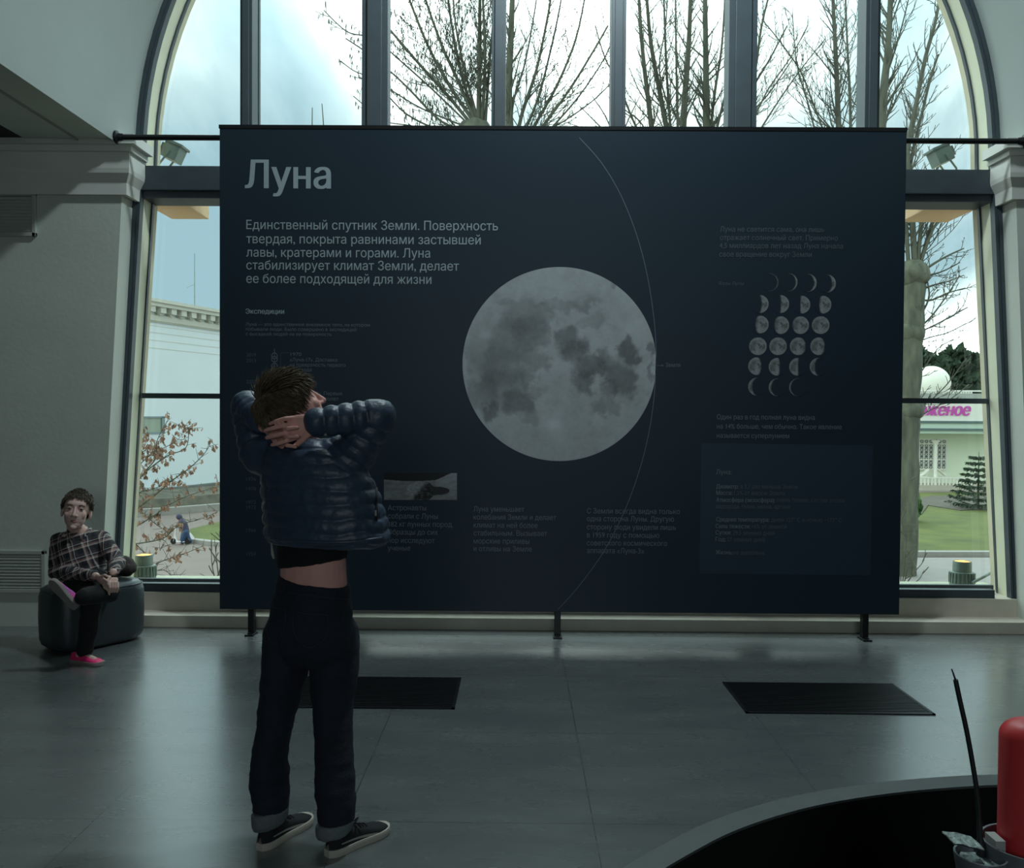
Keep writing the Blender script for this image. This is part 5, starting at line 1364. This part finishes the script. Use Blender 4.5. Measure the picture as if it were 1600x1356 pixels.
def seated_child():
    YK = 5.50
    def J(px, py, d=0): return at(px, py, YK+d)
    k = YK/F
    R_ = Vector((.95, .30, 0)).normalized(); F_ = Vector((.30, -.95, 0)).normalized()
    hc, hf, hu = J(120, 796, -.02), (.36, -.92, .10), (.10, .12, 1); neck = J(124, 832, .02)
    s = 1.06
    B = Blob(); add_head(B, hc, hf, hu, s, neck, 1)
    def sec(py, px, hw, ry, d=0): return (J(px, py, d), R_*hw*k, F_*ry)
    B.loft([sec(834, 124, 24, .05), sec(845, 125, 30, .065), sec(870, 128, 28, .075), sec(900, 131, 30, .08), sec(912, 132, 30, .08)])
    rs, re, rw = J(94, 845, .02), J(88, 893, -.02), J(150, 900, -.34)
    ls, le, lw = J(158, 842, .06), J(184, 878, -.04), J(177, 894, -.34)
    B.chain([rs, re, rw], [.036, .030, .022]); B.chain([ls, le, lw], [.036, .030, .022])
    B.chain([J(124, 842), rs], [.04, .036]); B.chain([J(124, 842), ls], [.04, .036])
    lhip, lk, la = J(146, 905, -.02), J(170, 926, -.36), J(128, 933, -.50)
    rhip, rk, ra = J(118, 908, -.02), J(146, 930, -.34), J(133, 1014, -.30)
    ft = ground(158, 1040); fh = ground(112, 1034)
    B.chain([J(132, 905), lhip, lk, la], [.08, .065, .045, .032]); B.chain([J(132, 905), rhip, rk, ra], [.08, .065, .045, .034])
    B.chain([ra, fh.lerp(ft, .3)+Vector((0, 0, .045)), fh.lerp(ft, .75)+Vector((0, 0, .03))], [.032, .028, .02])
    # hands folded over the raised knee
    B.loft([(rw, Vector((0, 0, .018)), Vector((.004, .012, 0))), (J(157, 905, -.385), Vector((0, 0, .026)), Vector((.004, .012, 0))), (J(164, 911, -.42), Vector((.006, 0, .026)), Vector((.004, .011, 0)))], 14)
    for i, (x, y) in enumerate(((163, 904), (165, 909), (166, 914), (164, 918))):
        B.chain([J(x-1, y, -.425), J(x+5, y+4, -.44), J(x+7, y+11, -.435)], [.0075, .007, .006])
    B.chain([J(157, 901, -.39), J(164, 898, -.41), J(169, 901, -.42)], [.008, .0075, .006])
    B.loft([(lw, Vector((.018, 0, 0)), Vector((0, .012, .004))), (J(178, 903, -.40), Vector((.026, 0, 0)), Vector((0, .012, .004))), (J(178, 911, -.43), Vector((.026, 0, 0)), Vector((0, .011, .004)))], 14)
    for x in (170.5, 175, 179, 183):
        B.chain([J(x+1, 910, -.43), J(x+1.5, 918, -.445), J(x, 925, -.44)], [.0075, .007, .006])
    B.chain([J(172, 901, -.41), J(168, 907, -.435), J(168, 913, -.44)], [.008, .0075, .0062])
    P = B.build('person', M_SKIN_K, None, .0036, 4)
    tag(P, 'seated child in plaid shirt and bright pink shoes on the pouf by the wall', 'person')
    face_parts(P, hc, hf, hu, s, M_HAIR_K)
    add_hair(P, hc, hf, hu, s*1.02, .030, 2600, M_HAIR_K, 8, .45, .98, 1.05)
    S = Blob()
    S.loft([sec(832, 124, 15, .062), sec(838, 124, 27, .075, .01), sec(848, 125, 35, .09, .01), sec(870, 127, 35, .098), sec(893, 130, 34, .105), sec(912, 132, 36, .108)])
    S.chain([J(106, 845, .01), rs, rs.lerp(re, .5), re, re.lerp(rw, .5), re.lerp(rw, .93)], [.06, .058, .054, .050, .042, .034])
    S.chain([J(146, 843, .03), ls, ls.lerp(le, .5), le, le.lerp(lw, .5), le.lerp(lw, .9)], [.06, .058, .053, .049, .042, .034])
    sh = S.build('shirt', plaid(), P, .006, 4, wrinkles(.006, 16))
    C = Blob(); M, r, f, u = frame((.3, -.95, 0), (0, .15, 1))
    for sg in (-1, 1): C.chain([neck+r*sg*.060+f*.0+u*.024, neck+r*sg*.054+f*.055+u*.008, neck+r*sg*.030+f*.085-u*.026, neck+r*sg*.040+f*.088-u*.050], [.013, .014, .013, .008])
    C.build('collar', plaid(), sh, .005, 3)
    T = Blob()
    T.chain([J(132, 905, .0), lhip, lk], [.095, .082, .062]); T.chain([lk, lk.lerp(la, .9)], [.062, .05]); T.chain([J(132, 905), rhip, rk, rk.lerp(ra, .5), ra], [.095, .082, .064, .055, .050])
    T.build('trousers', M_TROUSER, P, .006, 4, wrinkles(.006, 14))
    shoe(P, fh+Vector((.0, .0, 0)), ft, (0, 0, 1), (M_PINK, M_GREYSOLE, M_PINK, M_PINK), L=.235, laces=False, stripe=False, wid=1.05)
    t = Vector((-.60, -.15, .78)).normalized()
    hl = J(117, 952, -.50)
    shoe(P, hl, hl+t*.22, (.33, .85, .42), (M_PINKMIX, M_GREYSOLE, M_PINK, M_PINK), L=.215, laces=False, stripe=False, wid=1.15)
seated_child()

# ---- child with a kick scooter on the paving outside
def scooter_child():
    g = ground(287, 850, GZ); Y = g.y; k = Y/F
    def J(px, py, d=0): return at(px, py, Y+d)
    B = Blob(); hc = J(279.5, 809.5)
    add_head(B, hc, (-.75, -.2, -.55), (-.5, 0, .85), .9, J(283, 814))
    B.loft([(J(282, 813), Vector((.04, 0, .05)), Vector((0, .12, 0))), (J(286, 819), Vector((.09, 0, .06)), Vector((0, .15, 0))), (J(289, 827), Vector((.09, 0, .02)), Vector((0, .14, 0))), (J(289.5, 832), Vector((.09, 0, 0)), Vector((0, .13, 0)))], 16)
    for dy in (-.12, .12): B.chain([J(283, 816, dy), J(279, 822, dy*1.3), J(276, 822, dy*1.2)], [.05, .04, .03]); B.ell(J(275.5, 822, dy*1.2), (.04, .03, .035))
    B.chain([J(289, 832, -.07), J(286, 839, -.08), J(285, 848, -.05)], [.08, .06, .045]); B.chain([J(290, 832, .07), J(293, 839, .08), J(297, 846, .1)], [.08, .06, .045])
    B.chain([J(285, 848.5, -.05), J(281, 849, -.05)], [.04, .035]); B.chain([J(297, 846.5, .1), J(294, 848, .1)], [.04, .035])
    P = B.build('person', M_SKIN, None, .016, 2); tag(P, 'hunched child in dark hooded jacket and blue jeans riding a scooter outside', 'person')
    S = Blob(); M, r, f, u = frame((-.75, -.2, -.55), (-.5, 0, .85)); S.ell(hc-f*.03+u*.02, (.10, .10, .11), M)
    S.loft([(J(282, 812.5), Vector((.06, 0, .07)), Vector((0, .15, 0))), (J(286, 819), Vector((.12, 0, .08)), Vector((0, .18, 0))), (J(289, 827), Vector((.12, 0, .03)), Vector((0, .17, 0))), (J(289.5, 833), Vector((.12, 0, 0)), Vector((0, .16, 0)))], 16)
    for dy in (-.12, .12): S.chain([J(283.5, 816, dy), J(279, 822, dy*1.3), J(276.6, 822, dy*1.2)], [.075, .06, .05])
    S.build('hooded_jacket', mat('dark_blue_jacket', rgb(62, 62, 84), .8), P, .016, 3)
    T = Blob(); T.chain([J(289, 831, -.07), J(286, 839, -.08), J(285, 847, -.05)], [.115, .085, .07]); T.chain([J(290, 831, .07), J(293, 839, .08), J(296.6, 845.6, .1)], [.115, .085, .07]); T.build('jeans', mat('blue_denim', rgb(58, 82, 116), .85), P, .016, 3)
    for (a, b, d) in (((287.5, 850), (281, 850), -.05), ((298.5, 848), (293, 849.5), .1)):
        h = J(a[0], a[1], d); h.z = max(h.z-.02, GZ+.0)+.12; shoe(P, h, Vector((h.x-.22, h.y, h.z)), (0, 0, 1), (mat('red_grey_shoe', rgb(150, 96, 92), .8), M_SOLE, M_LACE, M_STRIPE), laces=False, stripe=False)
    W = mat('white_scooter', rgb(226, 226, 226), .4)
    f0, r0 = J(271, 850, -.05), J(292, 850, -.05); zg = GZ
    root = empty('kick_scooter', (f0.x, Y-.05, zg), 'white kick scooter under the hunched child outside', 'scooter')
    def wheel(x):
        mb = MB(); M_ = Matrix.Translation((x, Y-.05, zg+.10)) @ Matrix.Rotation(pi/2, 4, 'X'); mb.lathe([(.06, -.02), (.095, -.022), (.10, 0), (.095, .022), (.06, .02)], n=24, M=M_); w = mb.build('wheel', M_BLACK, root, smooth=True)
        mb = MB(); mb.lathe([(.055, -.014), (.055, .014)], n=18, M=M_); mb.build('hub', W, w)
    wheel(f0.x); wheel(r0.x)
    mb = MB(); mb.box(f0.x+.10, r0.x-.06, Y-.12, Y+.02, zg+.075, zg+.11, bev=.01); mb.tube([(f0.x+.12, Y-.05, zg+.09), (f0.x+.05, Y-.05, zg+.28)], .028, 8); mb.build('deck', W, root)
    top = J(275.5, 821, -.05)
    mb = MB(); mb.tube([(f0.x, Y-.05, zg+.10), (f0.x+.05, Y-.05, zg+.28), (top.x, Y-.05, top.z)], .022, 8); mb.build('steering_column', W, root)
    mb = MB(); mb.tube([(top.x, Y-.27, top.z), (top.x, Y+.17, top.z)], .016, 8); mb.build('handlebar', M_BLACK, root)
scooter_child()

# ------------------------------------------------------------ the probe model standing in the pit
def probe():
    Y = 2.15
    def J(px, py, d=0): return at(px, py, Y+d)
    k = Y/F; c = J(1604, 1300); cx = c.x
    base = Vector((cx, Y, -.75))
    root = empty('probe_model', base, 'exhibit model in the pit with a red domed cylinder and thin rod antenna', 'exhibit')
    M_RED = mat('red_painted_metal', rgb(212, 58, 62), .42, var=.05, vscale=10); M_RING = mat('grey_ring_metal', rgb(124, 130, 136), .4, .5); M_FOIL = mat('crumpled_foil', rgb(160, 176, 172), .4, .4, bump=.8, bscale=60); M_GR = mat('dark_probe_metal', rgb(44, 46, 48), .5, .4)
    r = 41*k; zt = J(1600, 1122).z; zb = J(1600, 1345).z
    prof_ = [(r, zb-zt)]+[(r, -r*.75)]+[(r*cos(a), -r*.75+r*.75*sin(a)) for a in [pi/2*i/10 for i in range(1, 10)]]+[(r*.04, 0)]
    mb = MB(); mb.lathe(prof_, (cx, Y, zt), 40); mb.build('red_cylinder', M_RED, root, smooth=True)['label'] = 'red cylinder with a rounded top'
    # the ring cup it stands in
    zr = J(1600, 1318).z; R = 66*k
    mb = MB(); mb.lathe([(R*.9, -.30), (R, -.14), (R, -.004), (R*.985, .004), (R*.93, .004), (R*.92, -.006), (R*.9, -.10), (R*.3, -.105)], (cx, Y, zr), 48); mb.build('ring_cup', M_RING, root, smooth=True)
    mb = MB(); mb.box(cx-r-.030, cx-r-.006, Y-.035, Y+.015, zr-.10, zr+.022); mb.build('packing_pad', mat('pale_foam', rgb(170, 172, 168), .8), root)
    # body and legs below
    mb = MB(); mb.lathe([(.16, -.44), (.24, -.40), (.25, -.36), (.25, -.30), (.20, -.27), (.06, -.26)], (cx-.04, Y, zr), 40); mb.build('body', M_GR, root, smooth=True)
    for i in range(4):
        a = pi/4+i*pi/2; mb = MB(); p0 = Vector((cx-.04+.2*cos(a), Y+.2*sin(a), zr-.36)); p1 = Vector((cx-.04+.36*cos(a), Y+.36*sin(a), -.73)); mb.tube([p0, p1], .014, 8); mb.lathe([(.05, -.02), (.05, -.008), (.02, .01)], p1, 16); mb.build('leg', M_GR, root, smooth=True)
    # dish beside it holding the rod
    dc = J(1532, 1338, -.03); R2 = 38*k
    mb = MB(); mb.lathe([(R2*.5, -.16), (R2*.85, -.05), (R2, .0), (R2, .006), (R2*.92, .006), (R2*.8, -.018), (R2*.3, -.03), (.004, -.032)], dc, 36); mb.build('dish', M_RING, root, smooth=True)
    mb = MB(); n = 14
    rows = [[dc+Vector((R2*(.8*q/4)*cos(2*pi*j/n), R2*(.8*q/4)*sin(2*pi*j/n), -.012+.008*noise.noise(Vector((q*3, j*1.7, 2))))) for j in range(n)] for q in range(1, 5)]
    mb.grid(rows, True, True); mb.build('dish_lining', M_FOIL, root, smooth=True)
    mb = MB(); mb.tube([dc+Vector((0, 0, -.03)), Vector((cx-.04-.12, Y, zr-.34))], .02, 8); mb.build('dish_arm', M_GR, root)
    f0 = J(1492, 1326, -.05); 
    mb = MB(); rows = [[f0+Vector((.018*i+.0, .022*j, .006*noise.noise(Vector((i*1.3, j*1.9, 4)))+.012-.003*i)) for i in range(5)] for j in range(4)]
    mb.grid(rows); rows = [[(p[0], p[1], p[2]-.003) for p in q] for q in rows]; mb.grid(rows); mb.build('foil_flap', M_FOIL, root)
    rod = spline([tuple(J(*q)) for q in ((1533, 1338), (1531, 1300), (1528, 1250), (1520, 1195), (1510, 1140), (1500, 1095), (1493, 1062))], 5)
    n = len(rod)
    mb = MB(); mb.tube(rod, [.0115*(1-.0)*(1.0 if i < 4 else .62+.0*i) if i < 7 else .0058 for i in range(n)], 10); mb.build('rod', M_GR, root, smooth=True)
    mb = MB(); mb.tube([J(1493.5, 1064), J(1487, 1045)], [.0026, .0016], 6); mb.build('rod_tip', M_GR, root)
probe()
